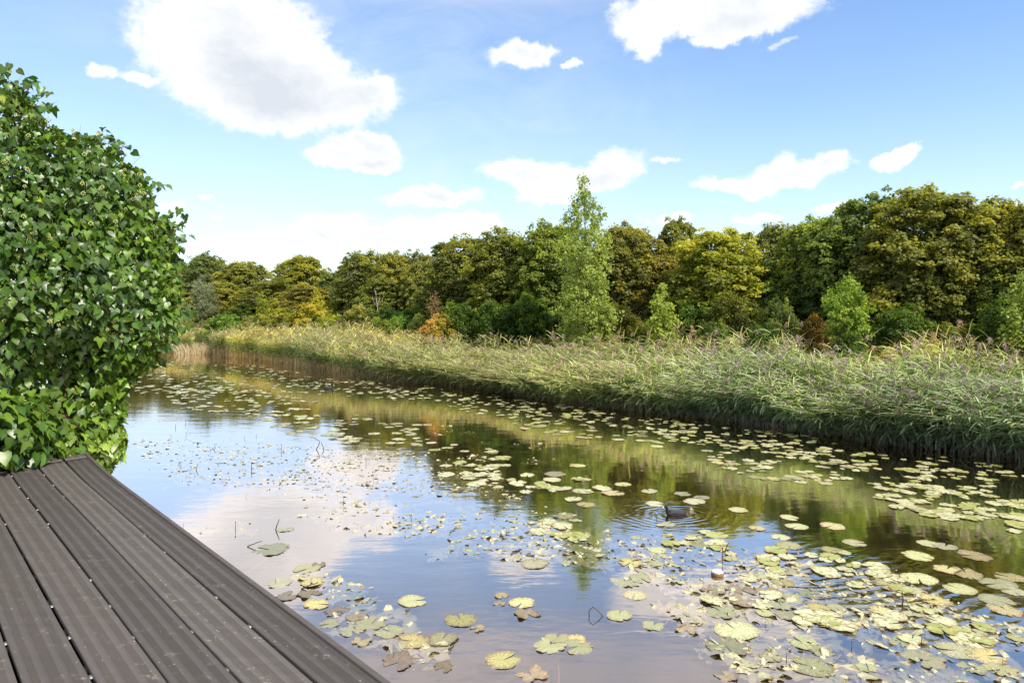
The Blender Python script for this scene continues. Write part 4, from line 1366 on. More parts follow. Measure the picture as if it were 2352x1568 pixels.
def pad_mesh(name, seed, mat, notch=0.35, jag=0.05, wave=0.02, curl=0.0, lobes=0, lobe_amp=0.0, tear=0, droop=0.0):
    """flat round leaf of radius 0.5 with a cleft, wavy rim; three rings so it can bend"""
    r_ = np.random.default_rng(seed)
    K = 56
    a0 = notch * 0.5
    ang = np.linspace(a0, 2 * math.pi - a0, K)
    rr = 1 + jag * r_.normal(size=K) * 0.45 + 0.05 * np.sin(ang * 2 + r_.random() * 6) + 0.03 * np.sin(ang * 5 + r_.random() * 6)
    rr *= 1 + lobe_amp * (np.abs(np.sin((ang + 0.35 * np.sin(ang + r_.random() * 6)) * lobes * 0.5 + r_.random() * 3)) ** 0.6 - 0.65 + 0.5 * vn1(ang, r_)) if lobes else 1
    for _ in range(tear):
        k0 = r_.integers(3, K - 3); d_ = r_.uniform(0.08, 0.3)
        rr[k0] *= 1 - d_; rr[k0 - 1] *= 1 - d_ * 0.5; rr[(k0 + 1) % K] *= 1 - d_ * 0.2
    # heart-shaped lobes at the cleft
    rr *= 1 - 0.12 * np.exp(-((ang - a0) / 0.18) ** 2) - 0.12 * np.exp(-((ang - (2 * math.pi - a0)) / 0.18) ** 2)
    rings = (0.30, 0.62, 0.88, 1.0)
    V, C = [(0, 0, 0.003)], [(0, 0, 0)]
    w1, w2, w3 = r_.random(3) * 6.28
    cdir = r_.random() * 6.28
    for ri in rings:
        x = np.cos(ang) * rr * ri * 0.5; y = np.sin(ang) * rr * ri * 0.5
        # cleft keeps parallel sides near the middle
        z = wave * ri ** 2 * (np.sin(ang * 3 + w1) * 0.5 + np.sin(ang * 7 + w2) * 0.3 * ri ** 3 + np.sin(ang * 13 + w3) * 0.18 * ri ** 4)
        along = x * math.cos(cdir) + y * math.sin(cdir)
        z = z + curl * np.clip(along - 0.22, 0, 1) ** 1.3 * 3.0 - droop * ri ** 2
        V += list(np.column_stack([x, y, z + 0.003]))
        C += [(ri, (k % 4 == 0) * (1.0 if ri < 1 else 0.4), 0) for k in range(K)]
    fs3 = [(0, 1 + k, 2 + k) for k in range(K - 1)]
    fs4 = []
    for i in range(3):
        for k in range(K - 1):
            fs4.append((1 + i * K + k, 1 + (i + 1) * K + k, 2 + (i + 1) * K + k, 2 + i * K + k))
    return mesh_np(name, np.array(V, float), [np.array(fs3), np.array(fs4)], mat, np.array(C, float), True)


PADS = [pad_mesh('lily_pad', 400 + k, M_pad, 0.16 + 0.1 * (k % 3), 0.025, 0.012, 0, 0, 0, k % 2) for k in range(6)]
PADSY = [pad_mesh('lily_pad', 420 + k, M_padyel, 0.35, 0.05, 0.02, 0.06 * (k % 2), 0, 0, 1 + k) for k in range(4)]
PADSG = [pad_mesh('lily_pad', 430 + k, M_padgrn, 0.4, 0.05, 0.02, 0.08 * (k % 2), 0, 0, 1) for k in range(3)]
WILT = [pad_mesh('wilted_leaf', 440 + k, M_wilt, 0.6, 0.05, 0.03, 0, 3 + k, 0.18, 4) for k in range(4)]
WILTB = [pad_mesh('wilted_leaf', 450 + k, M_wiltb, 0.9, 0.06, 0.04, 0.05, 3 + k, 0.28, 4) for k in range(4)]
SUNK = [pad_mesh('sunk', 460 + k, M_sunk, 0.8, 0.12, 0.10, 0, 5 + k, 0.5, 5) for k in range(5)]
rng = np.random.default_rng(900)
count_pads = 0


def put_pad(px, py, wpx, fam, label, cat='lily pad', group='lily pads on the pond', name='lily_pad', z=0.004, rz=None, tint=None):
    global count_pads
    p = W(px, py)
    dia = wpx * p[1] / F
    me = fam[rng.integers(len(fam))]
    o = obj(name, me)
    o.location = (p[0], p[1], z * 0.4 + rng.random() * 0.003)
    o.scale = (dia, dia * rng.uniform(0.85, 1.0), dia)
    o.rotation_euler = (rng.normal() * 0.008, rng.normal() * 0.008, rng.random() * 6.28 if rz is None else rz)
    v = rng.uniform(0.5, 1.08)
    tint = tint or (v, v * rng.uniform(0.94, 1.04), v * rng.uniform(0.8, 1.1))
    o.color = (*tint, 1)
    tag(o, label, cat, group)
    count_pads += 1
    return o


def z7(x, y): return 1223 + 0.48 * x, 893.8 + 0.48 * y
def z8(x, y): return 564.5 + 0.4 * x, 1176 + 0.4 * y


HERO = [
    (1155, 1515, 84, PADSY, 'big round yellow pad with brown dabs at the bottom middle', 0.6),
    (1058, 1423, 78, PADSY, 'ragged yellow pad with torn brown edge, alone off the deck middle', 2.0),
    (947, 1380, 68, PADS, 'pale yellow pad floating alone farthest left in open water', 0.2),
    (1016, 1467, 74, PADSY, 'cream-yellow pad touching the brown-patched one near the deck', 1.2),
    (948, 1472, 82, PADSY, 'brown-patched yellow pad next to the deck cluster', 3.0),
    (1200, 1384, 62, PADSY, 'small yellow pad above a brown wilted leaf', 4.2),
    (1152, 1367, 36, PADSY, 'tiny yellowish pad left of the small yellow pad', 5.0),
    (1228, 1294, 68, PADS, 'pale oval pad below the poplar reflection', 1.5),
    (1324, 1467, 50, PADSY, 'heart-shaped yellow-brown pad standing beside a green drowned leaf', 4.7),
    (728, 1388, 62, PADSY, 'bright yellow pad in the leaf cluster along the deck edge', 0.0),
    (718, 1337, 60, PADSY, 'yellow folded pad nearest the deck middle', 2.2),
    (1691, 1447, 100, PADS, 'large pale green pad with a clean cleft among drowned leaves', 1.9),
    (1862, 1530, 96, PADS, 'large cream pad beside an upright dead stalk at the bottom', 2.6),
]
for (px, py, w_, fam, lab, rz) in HERO: put_pad(px, py, w_, fam, lab, rz=rz)
MIDP = [(215, 365, 85), (230, 487, 90), (110, 405, 110), (95, 432, 95), (40, 465, 90), (433, 455, 80), (560, 487, 80), (718, 500, 80), (585, 548, 90), (810, 518, 80),
        (385, 497, 110), (255, 552, 100), (155, 608, 95), (775, 537, 110), (985, 577, 95), (650, 645, 80), (1075, 665, 85), (1185, 708, 90), (1225, 748, 120), (1230, 614, 90),
        (1265, 657, 110), (1435, 655, 115), (1540, 735, 110), (1430, 768, 100), (1490, 780, 70), (1845, 797, 150), (1900, 740, 110), (1975, 752, 110), (2115, 798, 140), (1850, 907, 165),
        (1710, 935, 150), (1825, 962, 110), (2075, 880, 160), (1985, 862, 140), (2045, 955, 150), (2230, 930, 170), (2300, 965, 120), (2290, 900, 140), (2220, 1010, 160), (2260, 1055, 150),
        (1945, 1100, 150), (1925, 1010, 130), (1670, 1065, 130), (1370, 1045, 110), (1455, 1045, 100), (2090, 1190, 200), (2030, 1250, 190), (2170, 1275, 180), (490, 985, 120), (590, 833, 85),
        (600, 770, 90), (470, 830, 130), (950, 810, 75), (1035, 900, 110), (1110, 890, 100), (1200, 925, 110), (415, 1082, 130), (1140, 1280, 110), (40, 830, 90), (2320, 1190, 90), (1110, 1070, 90)]
MID_LAB = {
    4: 'cream pad close to the sky reflection left of the coot', 6: 'pale pad just above and left of the swimming coot', 8: 'cream pad touching the head side of the coot',
    14: 'round pale pad right of the coot ripples', 18: 'large round cream pad below the coot wake', 19: 'small oval pad alone on the dark water right of the coot',
    29: 'long oval cream pad at the end of the dark reflection', 45: 'largest yellowish pad near the bottom right corner', 56: 'yellow pad beside the looped dead stalk',
}
for i, (x, y, w_) in enumerate(MIDP):
    px, py = z7(x, y)
    inS = py > 1200 and px < 2100
    lab = MID_LAB.get(i, 'pale cream pad with ragged edge on the pale sky reflection' if inS else 'pale cream pad on the dark tree reflection right of the poplar reflection')
    fam = PADS if rng.random() < 0.75 else PADSY
    put_pad(px, py, w_ * 0.48, fam, lab)

# regions (photo quads) filled with pads by density: corners, count, width at that place in metres
def quad_pts(quad, n, r_):
    a, b_, c_, d_ = [np.array(v, float) for v in quad]
    f = r_.random((n, 2))
    return (a[None] * ((1 - f[:, :1]) * (1 - f[:, 1:])) + b_[None] * (f[:, :1] * (1 - f[:, 1:])) + c_[None] * (f[:, :1] * f[:, 1:]) + d_[None] * ((1 - f[:, :1]) * f[:, 1:]))


REG = [  # quad, pieces, mean diameter, label for those built singly
    ([(320, 820), (620, 838), (560, 905), (310, 900)], 330, 0.22, None),
    ([(600, 842), (1000, 890), (980, 925), (600, 880)], 260, 0.21, None),
    ([(380, 880), (700, 900), (720, 965), (420, 940)], 240, 0.22, None),
    ([(560, 950), (980, 960), (1000, 1035), (700, 1010)], 90, 0.24, 'cream pad in the loose mid-pond cluster left of the poplar reflection'),
    ([(1000, 898), (1400, 935), (1420, 975), (1050, 945)], 230, 0.21, None),
    ([(1400, 945), (1900, 1005), (1900, 1060), (1440, 995)], 200, 0.19, None),
    ([(1130, 950), (1560, 990), (1500, 1030), (1200, 985)], 60, 0.25, 'pale pad in the long raft below the middle reeds'),
    ([(1600, 1000), (1960, 1040), (1940, 1120), (1640, 1085)], 100, 0.22, 'yellow-edged pad in the raft under the right-hand reeds'),
    ([(1880, 1030), (2370, 1075), (2370, 1170), (1900, 1100)], 140, 0.20, 'small yellowish pad close to the right-hand reeds'),
    ([(2000, 1100), (2370, 1150), (2370, 1225), (2060, 1180)], 70, 0.23, 'cream pad in the raft at the right edge'),
    ([(1010, 1060), (1150, 1065), (1290, 1140), (1120, 1120)], 34, 0.27, 'pale pad in the cluster at the tip of the dark reflection'),
    ([(1030, 1015), (1170, 1030), (1170, 1050), (1050, 1045)], 9, 0.28, 'cream pad in the small group above the reflection tip'),
    ([(1250, 1085), (1450, 1100), (1390, 1170), (1270, 1150)], 10, 0.27, 'pale pad near the middle of the dark reflection'),
    ([(1500, 1200), (1950, 1290), (2250, 1400), (1560, 1290)], 40, 0.24, 'mottled pad among drowned leaves right of the poplar reflection'),
    ([(1480, 1340), (2200, 1400), (2350, 1530), (1700, 1400)], 26, 0.24, 'mottled yellow pad among drowned leaves near the bottom right'),
    ([(1215, 1180), (1370, 1195), (1350, 1240), (1230, 1240)], 12, 0.24, 'yellow-green pad inside the poplar reflection'),
]
stuff_items = []
for (quad, n_, dia, lab) in REG:
    pts = quad_pts(quad, n_, rng)
    # gather them into rafts
    cl = pts[rng.integers(0, len(pts), len(pts))]
    pts = np.where(rng.random((len(pts), 1)) < 0.55, cl + rng.normal(size=pts.shape) * np.array((22, 4.0)), pts)
    for (px, py) in pts:
        if py < 815: continue
        p = W(px, py)
        if bank_dist(p[None, :2])[0] > -0.15: continue
        d_ = dia * rng.uniform(0.4, 1.15)
        if lab is None and rng.random() < 0.25: continue
        if lab is not None and count_pads < 300 and rng.random() < 0.95:
            fam = PADS if rng.random() < 0.7 else (PADSY if rng.random() < 0.6 else PADSG)
            put_pad(px, py, d_ * F / p[1], fam, lab)
        else:
            stuff_items.append((p, d_))


def merge_flat(name, items, meshes, mat, zf, label, tilt=0.03, squash=(0.85, 1.0)):
    data = []
    for me in meshes:
        v = np.zeros(len(me.vertices) * 3, np.float32); me.vertices.foreach_get('co', v)
        c = np.zeros(len(me.vertices) * 4, np.float32); me.color_attributes['Col'].data.foreach_get('color', c)
        tri = [tuple(p_.vertices) for p_ in me.polygons]
        data.append((v.reshape(-1, 3), c.reshape(-1, 4)[:, :3], np.array([x for x in tri if len(x) == 3]), np.array([x for x in tri if len(x) == 4])))
    b = MB()
    for (p, d_) in items:
        v, c, t3, t4 = data[rng.integers(len(data))]
        a = rng.random() * 6.28
        R_ = np.array([(math.cos(a), -math.sin(a), 0), (math.sin(a), math.cos(a), 0), (0, 0, 1)])
        vv = v * np.array((d_, d_ * rng.uniform(*squash), d_)) @ R_.T
        vv[:, 2] += vv[:, 0] * rng.normal() * tilt + vv[:, 1] * rng.normal() * tilt
        vv = vv + np.array((p[0], p[1], zf()))
        b.add(vv, [t3, t4], c)
    o = obj(name, b.mesh(name, mat, True))
    tag(o, label, None, None, 'stuff')
    return o


LOWPAD = [pad_mesh('low_pad', 480 + k, M_pad, 0.3, 0.05, 0.03, 0, 0, 0, 1) for k in range(4)]
sel = rng.random(len(stuff_items))
merge_flat('distant_lily_pads', [x for x, s_ in zip(stuff_items, sel) if s_ < 0.62], LOWPAD, M_pad, lambda: 0.004 + rng.random() * 0.008, 'countless small pale pads in rafts along the far reeds')
merge_flat('distant_yellowing_pads', [x for x, s_ in zip(stuff_items, sel) if s_ >= 0.62], LOWPAD, M_padgrn, lambda: 0.004 + rng.random() * 0.008, 'countless yellow-green pads in rafts along the far reeds')
print('pads', count_pads, 'stuff pads', len(stuff_items))

# wilted leaves awash at the surface
WL = [(350, 325, 150, WILT, 'pale green lobed leaf awash below the deck side'), (425, 300, 80, WILTB, 'pinkish brown scrap beside the pale lobed leaf'),
      (200, 405, 150, WILT, 'grey-green ragged leaf awash against the deck edge'), (720, 640, 190, WILT, 'bright green ragged leaf awash in the deck cluster'),
      (480, 640, 120, WILT, 'dull green drowned leaf left of the bright ragged one'), (830, 685, 170, WILT, 'olive fan-shaped leaf right of the bright ragged one'),
      (610, 680, 150, WILT, 'long green folded leaf in the middle of the deck cluster'), (880, 860, 200, WILTB, 'large brown star-shaped leaf at the bottom near the deck'),
      (1140, 890, 120, WILTB, 'brown curled leaf with a tail right of the star-shaped one'), (520, 570, 140, WILTB, 'brown wilted leaf at the top of the deck cluster'),
      (640, 600, 120, WILTB, 'small brown wilted leaf above the bright green one'), (240, 480, 130, WILTB, 'tan wilted leaf against the deck edge'),
      (370, 470, 130, WILTB, 'tan wilted leaf below the yellow folded pad'), (660, 740, 110, WILTB, 'brown ragged leaf below the olive fan-shaped one'),
      (1750, 765, 190, WILT, 'dark olive drowned leaf beside the heart-shaped pad'), (1640, 930, 170, WILTB, 'yellow-brown torn leaf touching the big round yellow pad'),
      (1460, 525, 70, WILTB, 'pale torn scrap left of the small yellow pad'), (1620, 585, 150, WILTB, 'brown spread leaf below the small yellow pad'),
      (140, 215, 200, WILT, 'loose pale leaf cluster between stalk and deck edge'), (230, 100, 90, WILT, 'mint green leaf by the bent straw stalk'), (1330, 665, 90, WILTB, 'thin pale scrap below the ragged yellow pad')]
for (x, y, w_, fam, lab) in WL:
    px, py = z8(x, y)
    put_pad(px, py, w_ * 0.4, fam, lab, 'wilted leaf', 'wilted water-lily leaves', 'wilted_leaf', 0.002)
WL2 = [(220, 1230, 150), (120, 1190, 110), (925, 1225, 200), (880, 1230, 80), (920, 1370, 110), (450, 920, 150), (580, 1130, 110), (740, 1150, 110), (1190, 1035, 110), (1230, 870, 100), (1440, 1120, 140),
       (1290, 1210, 140), (1380, 1250, 120), (1870, 1290, 180), (1230, 1080, 120), (1000, 1010, 150), (900, 1060, 160), (1600, 1330, 90), (2240, 1340, 150), (2100, 1330, 130), (1760, 1210, 110), (800, 740, 130), (1000, 960, 130), (520, 905, 120), (860, 960, 120), (1130, 970, 120), (1330, 980, 110), (1240, 1000, 130)]
for k, (x, y, w_) in enumerate(WL2):
    px, py = z7(x, y)
    if k == 4: lab = 'pink-brown torn leaf alone at the very bottom'
    elif k == 2: lab = 'wide pale green drowned leaf below the clean-cleft pad'
    elif k == 0: lab = 'star-shaped olive leaf right of open water'
    else: lab = 'wilted pale leaf lying awash among the pads right of the poplar reflection'
    put_pad(px, py, w_ * 0.48, WILTB if k in (4, 10) or rng.random() < 0.3 else WILT, lab, 'wilted leaf', 'wilted water-lily leaves', 'wilted_leaf', 0.002)

# drowned leaves under the surface: uncountable
items = []
SREG = [([(300, 1000), (1000, 1040), (1200, 1150), (420, 1110)], 1500, 0.19), ([(620, 1120), (1250, 1160), (1240, 1230), (800, 1220)], 260, 0.21),
        ([(900, 1180), (1560, 1230), (1560, 1330), (1000, 1260)], 210, 0.26), ([(1400, 1230), (2100, 1330), (2352, 1480), (1500, 1360)], 420, 0.25),
        ([(1500, 1380), (2352, 1430), (2352, 1600), (1700, 1540)], 210, 0.25), ([(640, 1290), (800, 1340), (1000, 1490), (880, 1500)], 60, 0.24),
        ([(1000, 960), (1300, 1040), (1300, 1090), (1000, 1040)], 60, 0.22), ([(420, 1205), (560, 1205), (560, 1225), (440, 1225)], 12, 0.2), ([(1210, 1180), (1370, 1190), (1340, 1290), (1240, 1280)], 50, 0.24)]
for (quad, n_, dia) in SREG:
    pts = quad_pts(quad, n_, rng)
    cl = pts[rng.integers(0, len(pts), len(pts))]
    pts = np.where(rng.random((len(pts), 1)) < 0.5, cl + rng.normal(size=pts.shape) * np.array((26, 9.0)), pts)
    for (px, py) in pts: items.append((W(px, py), dia * rng.uniform(0.5, 1.3)))
sel = rng.random(len(items))
merge_flat('drowned_pale_leaves', [(p_, max(0.12, d_ * 1.15)) for (p_, d_), s_ in zip(items, sel) if 0.35 <= s_ < 0.72], SUNK, M_scrap, lambda: -0.004 - rng.random() * 0.012, 'pale lily leaves lying just under the pond surface', 0.01, (0.4, 1.0))
merge_flat('drowned_leaves', [x for x, s_ in zip(items, sel) if s_ < 0.35], SUNK, M_sunk, lambda: -0.010 - rng.random() ** 2 * 0.055, 'drowned pale lily leaves just below the water surface', 0.04, (0.4, 1.0))
merge_flat('awash_leaf_scraps', [(p_, d_ * 0.62) for (p_, d_), s_ in zip(items, sel) if s_ >= 0.93], LOWPAD, M_wilt, lambda: 0.001 + rng.random() * 0.003, 'small pale leaf scraps awash on the water', 0.01, (0.3, 0.6))

# ------------------------------------------------------------------ dead stalks standing in the water
def stalk(shape, seed):
    b = MB(); r_ = np.random.default_rng(seed)
    P_ = {
        'straight': [(0, 0, -0.1), (0.01, 0, 0.5), (0.03, 0, 1.0)],
        'leaning': [(0, 0, -0.1), (0.15, 0, 0.45), (0.36, 0, 0.9)],
        'bent': [(0, 0, -0.1), (0.55, 0, 0.95), (-0.25, 0.1, 1.45), (-0.75, 0.1, 1.5)],
        'hook': [(0, 0, -0.1), (-0.30, 0, 0.4), (-0.25, 0, 0.85), (0.15, 0, 1.0), (0.45, 0, 0.8)],
        'loop': [(-0.6, 0, -0.1), (-0.65, 0, 0.45), (-0.3, 0, 0.85), (0.15, 0, 0.55), (0.7, 0, -0.05)],
        'angle': [(0, 0, 0.02), (0.7, 0, 0.32), (1.3, 0.1, 0.5)],
        'curve': [(0, 0, -0.1), (0.1, 0, 0.6), (0.0, 0, 1.1), (-0.18, 0, 1.5)],
    }[shape]
    P_ = np.array(P_, float)
    tt = np.linspace(0, len(P_) - 1, 9)
    pts = np.column_stack([np.interp(tt, np.arange(len(P_)), P_[:, i]) for i in range(3)]) + r_.normal(size=(9, 3)) * 0.015
    if shape != 'loop': rr = np.linspace(0.055, 0.03, 9)
    else: rr = np.full(9, 0.045)
    b.tube(pts, rr, 6, (1, 1, 1))
    if shape in ('straight',) and seed % 2:   # withered bud
        c = pts[-1]
        b.tube(np.array([c, c + (0.02, 0, 0.08), c + (0.02, 0, 0.16)]), np.array([0.04, 0.10, 0.03]), 6, (0.8, 0.7, 0.6))
    return b.mesh('dead_stalk', M_twig, True)


SH = {k: [stalk(k, 10 * i + j) for j in range(2)] for i, k in enumerate(('straight', 'leaning', 'bent', 'hook', 'loop', 'angle', 'curve'))}
def z6(x, y): return 282 + 0.44 * x, 799.7 + 0.44 * y
STK = [(z6, 275, 415, 'straight', 12), (z6, 328, 400, 'straight', 10), (z6, 250, 470, 'bent', 10), (z6, 335, 455, 'bent', 12), (z6, 485, 520, 'hook', 12), (z6, 457, 535, 'straight', 8),
       (z6, 697, 462, 'straight', 9), (z6, 638, 472, 'hook', 7), (z6, 1008, 528, 'bent', 34), (z6, 1050, 527, 'leaning', 20), (z6, 710, 537, 'loop', 6), (z6, 828, 532, 'straight', 16),
       (z6, 297, 625, 'hook', 13), (z6, 382, 632, 'leaning', 18), (z6, 672, 637, 'straight', 22), (z6, 1270, 600, 'straight', 14), (z6, 1322, 686, 'loop', 10), (z6, 1466, 741, 'loop', 8),
       (z6, 615, 592, 'hook', 7), (z6, 645, 777, 'hook', 7), (z6, 1152, 815, 'curve', 22), (z6, 1418, 892, 'bent', 14), (z6, 1505, 900, 'straight', 22), (z6, 588, 945, 'straight', 20),
       (z6, 315, 930, 'straight', 12), (z6, 797, 945, 'leaning', 30), (z6, 650, 1035, 'angle', 16), (z6, 1628, 570, 'straight', 12), (z6, 1165, 657, 'straight', 8), (z6, 1080, 942, 'straight', 6),
       (z6, 1325, 942, 'straight', 6), (z6, 1100, 930, 'straight', 5), (z6, 560, 470, 'straight', 5), (z6, 930, 523, 'angle', 6),
       (z7, 920, 780, 'leaning', 28), (z7, 909, 812, 'straight', 30), (z7, 1772, 1040, 'straight', 44), (z7, 1528, 1245, 'straight', 22), (z7, 1862, 1225, 'straight', 26), (z7, 1893, 1235, 'hook', 12),
       (z7, 1215, 1300, 'straight', 24), (z7, 2250, 1320, 'straight', 14), (z7, 1610, 1345, 'leaning', 24), (z7, 303, 1084, 'loop', 26), (z7, 860, 1040, 'hook', 14), (z7, 812, 915, 'hook', 12),
       (z7, 822, 660, 'straight', 12), (z7, 592, 625, 'curve', 22), (z7, 515, 705, 'hook', 9), (z7, 1120, 1130, 'hook', 14), (z7, 697, 1140, 'angle', 10), (z7, 1490, 1240, 'straight', 8), (z7, 1430, 1315, 'angle', 10),
       (z7, 2020, 880, 'angle', 16), (z8, 172, 405, 'straight', 14), (z8, 320, 440, 'angle', 18), (z8, 708, 600, 'hook', 14), (z8, 848, 835, 'straight', 14), (z8, 510, 545, 'straight', 8), (z8, 560, 548, 'angle', 8)]
SLAB = {'straight': 'short upright dead stalk standing in the water', 'leaning': 'leaning dead stalk standing in the water', 'bent': 'sharply bent dead stalk forming an angle over the water',
        'hook': 'hooked dead stalk curling out of the water', 'loop': 'dead stalk arched into a loop with its reflection', 'angle': 'low dead stalk lying half out of the water', 'curve': 'thin curved dead stalk rising from the water'}
SUNIQ = {8: 'largest bent dead stalk in the middle of the pale sky reflection', 9: 'leaning stalk right beside the largest bent one', 25: 'straw-coloured leaning stalk between the deck and the open water',
         14: 'tall thin stalk in the left part of the pale sky reflection', 26: 'low forked stalk nearest the deck edge', 36: 'tallest thick dark stalk before the rippled dark reflection', 43: 'large heart-shaped looped stalk in open water at the bottom',
         47: 'thin pinkish curved stalk just below the coot', 38: 'knotted upright stalk near the bottom right', 40: 'upright stalk just left of the large cream pad', 35: 'knobbly upright stalk above the floating seed head'}
for i, (fn, x, y, shp, hpx) in enumerate(STK):
    px, py = fn(x, y)
    sc_ = {'z6': 0.44, 'z7': 0.48, 'z8': 0.4}[fn.__name__]
    p = W(px, py)
    hgt = hpx * F and hpx * 0.8 * p[1] / F
    o = obj('dead_stalk', SH[shp][i % 2])
    o.location = (p[0], p[1], 0)
    k = hgt / {'straight': 1.0, 'leaning': 0.9, 'bent': 1.45, 'hook': 1.0, 'loop': 0.85, 'angle': 0.5, 'curve': 1.5}[shp]
    o.scale = (k * (1 if i % 3 else -1), k, k)
    zone = ' on the left pale reflection' if px < 800 else (' in mid pond' if px < 1300 else ' among the pads on the right')
    tag(o, SUNIQ.get(i, SLAB[shp] + zone), 'stalk', 'dead water-lily stalks')
# long pale stems lying under water
b = MB()
for (pts) in ([(1380, 1452), (1440, 1445), (1500, 1442), (1530, 1425), (1538, 1405), (1520, 1385)], [(960, 1510), (1010, 1513), (1040, 1520)], [(570, 1310), (620, 1272), (660, 1260)], [(1281, 1515), (1283, 1540), (1284, 1590)]):
    P_ = np.array([W(*p_) for p_ in pts]); P_[:, 2] = -0.02
    b.tube(P_, 0.008, 5, (5.5, 5.0, 3.0))
o = obj('drowned_stems', b.mesh('drowned_stems', M_twig, True)); tag(o, 'long pale lily stems lying just under the surface', 'plant stems')

# ------------------------------------------------------------------ coots
M_coot = simple_mat('coot_feathers', (0.020, 0.020, 0.022), 0.7, 0.15, 60, 0.5, 0.002, True)
M_bill = simple_mat('coot_bill', (0.75, 0.72, 0.68), 0.4, 0.4, 40, 0.1)
M_eye = simple_mat('coot_eye', (0.25, 0.02, 0.01), 0.15, 0.5, 40, 0.1)


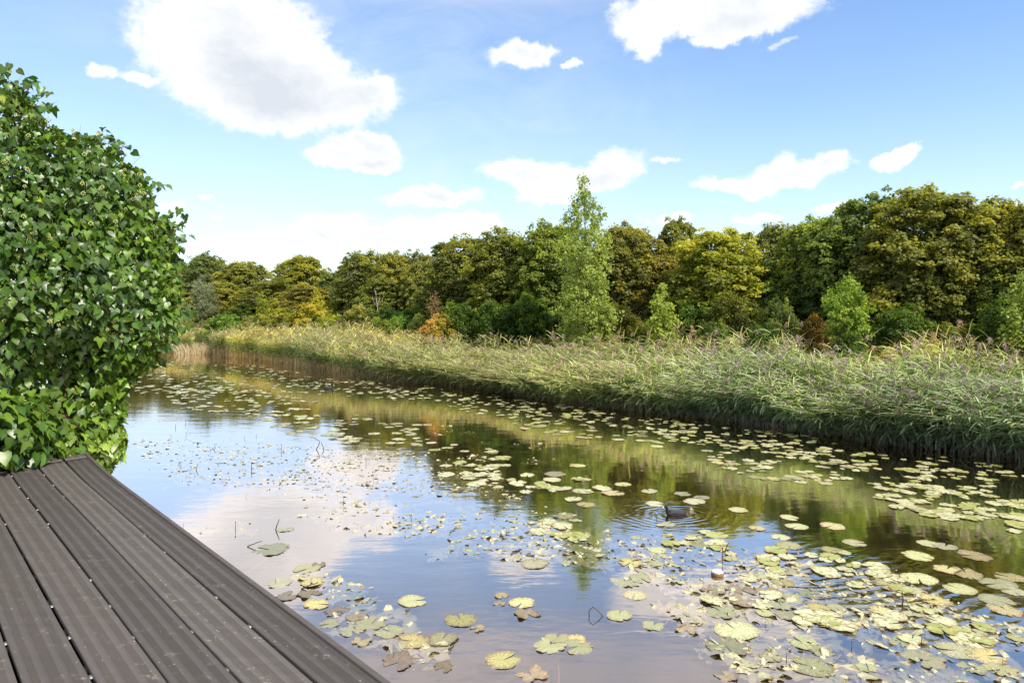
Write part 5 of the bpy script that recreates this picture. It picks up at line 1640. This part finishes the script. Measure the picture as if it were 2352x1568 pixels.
def coot(loc, length, rz, label, headup=1.0):
    e = empty('coot', loc, rz); tag(e, label, 'bird')
    # spine from tail to bill base, bird faces +x, waterline z=0, unit length 1 (body)
    path = np.array([(-0.50, 0, 0.15), (-0.44, 0, 0.14), (-0.34, 0, 0.12), (-0.18, 0, 0.105), (0.0, 0, 0.10), (0.16, 0, 0.11), (0.28, 0, 0.125), (0.335, 0, 0.17),
                     (0.345, 0, 0.24), (0.35, 0, 0.30), (0.362, 0, 0.345), (0.39, 0, 0.372), (0.43, 0, 0.375), (0.465, 0, 0.362), (0.49, 0, 0.35)])
    ry = np.array([0.008, 0.045, 0.10, 0.155, 0.17, 0.15, 0.11, 0.072, 0.053, 0.048, 0.052, 0.058, 0.054, 0.035, 0.008])
    rzv = np.array([0.006, 0.03, 0.07, 0.115, 0.13, 0.125, 0.11, 0.08, 0.058, 0.052, 0.056, 0.062, 0.056, 0.036, 0.008])
    tan = np.gradient(path, axis=0); tan /= np.linalg.norm(tan, axis=1)[:, None]
    K = 18; a = np.linspace(0, 2 * math.pi, K, endpoint=False)
    V, C = [], []
    for i in range(len(path)):
        side = np.array((0, 1, 0)); up = np.cross(tan[i], side); up = -up if up[2] < 0 else up
        if abs(tan[i][2]) > 0.8: up = np.array((-1, 0, 0)) * np.sign(tan[i][2])
        V.append(path[i] + ry[i] * np.cos(a)[:, None] * side + rzv[i] * np.sin(a)[:, None] * up)
        tone = 2.0 if i < 6 else (1.4 if i == 6 else 0.6)
        C.append(np.tile((tone, tone, tone * 1.05), (K, 1)))
    V = np.concatenate(V); C = np.concatenate(C)
    fs = [(i * K + j, i * K + (j + 1) % K, (i + 1) * K + (j + 1) % K, (i + 1) * K + j) for i in range(len(path) - 1) for j in range(K)]
    me = mesh_np('body', V * length, np.array(fs), M_coot, C, True)
    bo_ = obj('body', me, e)
    sub = bo_.modifiers.new('s', 'SUBSURF'); sub.levels = 1; sub.render_levels = 2
    bb = MB()   # bill: short wedge, and the frontal shield
    bb.tube(np.array([(0.455, 0, 0.352), (0.50, 0, 0.342), (0.545, 0, 0.328)]) * length, np.array([0.026, 0.018, 0.004]) * length, 8)
    bb.tube(np.array([(0.448, 0, 0.405), (0.468, 0, 0.385), (0.482, 0, 0.36)]) * length, np.array([0.008, 0.022, 0.02]) * length, 8)
    obj('bill', bb.mesh('bill', M_bill, True), e)
    for sd in (-1, 1):
        eb = MB()
        eb.tube(np.array([(0.425, sd * 0.046, 0.385), (0.425, sd * 0.052, 0.385), (0.425, sd * 0.056, 0.385)]) * length, np.array([0.008, 0.009, 0.003]) * length, 8)
        obj('eye', eb.mesh('eye', M_eye, True), e)
    wb = MB()   # folded wings lie along the flanks
    for sd in (-1, 1):
        wb.tube(np.array([(0.18, sd * 0.125, 0.13), (0.02, sd * 0.15, 0.135), (-0.18, sd * 0.125, 0.14), (-0.36, sd * 0.06, 0.155), (-0.46, sd * 0.02, 0.165)]) * length,
                np.array([0.02, 0.05, 0.052, 0.035, 0.006]) * length, 8, (1.6, 1.6, 1.7))
    obj('wings', wb.mesh('wings', M_coot, True), e)
    return e


coot((COOT[0], COOT[1], -0.012), 0.33, math.pi + 0.12, 'dark coot swimming on the dark reflection with rings around it')
p = W(754, 893)
coot((p[0], p[1], -0.012), 0.36, 0.1, 'tiny distant coot with white bill among the far pads')
# rounded seed head and curled leaf near the coot
p = W(*z7(885, 888))
b = MB()
z_ = np.linspace(-0.3, 1, 10)
b.tube(np.column_stack([0 * z_, 0 * z_, z_ * 0.055]), 0.062 * np.sqrt(np.maximum(0.02, 1 - (np.abs(z_ - 0.3) / 0.72) ** 2.4)), 14, None)
mseed, tt_ = mat_new('seed_head')
oo = tt_.n('ShaderNodeOutputMaterial'); pp = tt_.n('ShaderNodeBsdfPrincipled'); tcn = tt_.n('ShaderNodeTexCoord'); sx = tt_.n('ShaderNodeSeparateXYZ')
tt_.t.links.new(tcn.outputs['Object'], sx.inputs[0])
tt_.set(pp.inputs['Base Color'], tt_.mix(tt_.maprange(tt_.math('ADD', sx.outputs[2], tt_.math('MULTIPLY', tt_.noise(tcn.outputs['Object'], 60, 4), 0.03)), 0.045, 0.056), rgb(0.16, 0.09, 0.05), rgb(0.8, 0.75, 0.68)))
pp.inputs['Roughness'].default_value = 0.7
tt_.t.links.new(pp.outputs[0], oo.inputs['Surface'])
o = obj('seed_head', b.mesh('seed_head', mseed, True), None, (p[0], p[1], 0)); tag(o, 'round pale-topped brown seed head floating among drowned leaves', 'seed head')
p = W(*z7(757, 580))
me = pad_mesh('curled_leaf', 777, M_wiltb, 0.5, 0.05, 0.03, 0, 0, 0, 1, 0.35)
o = obj('curled_leaf', me, None, (p[0], p[1], 0.05)); o.scale = (0.11, 0.09, 0.20); o.color = (0.3, 0.3, 0.2, 1); tag(o, 'small dark curled leaf humped up behind the coot', 'wilted leaf')
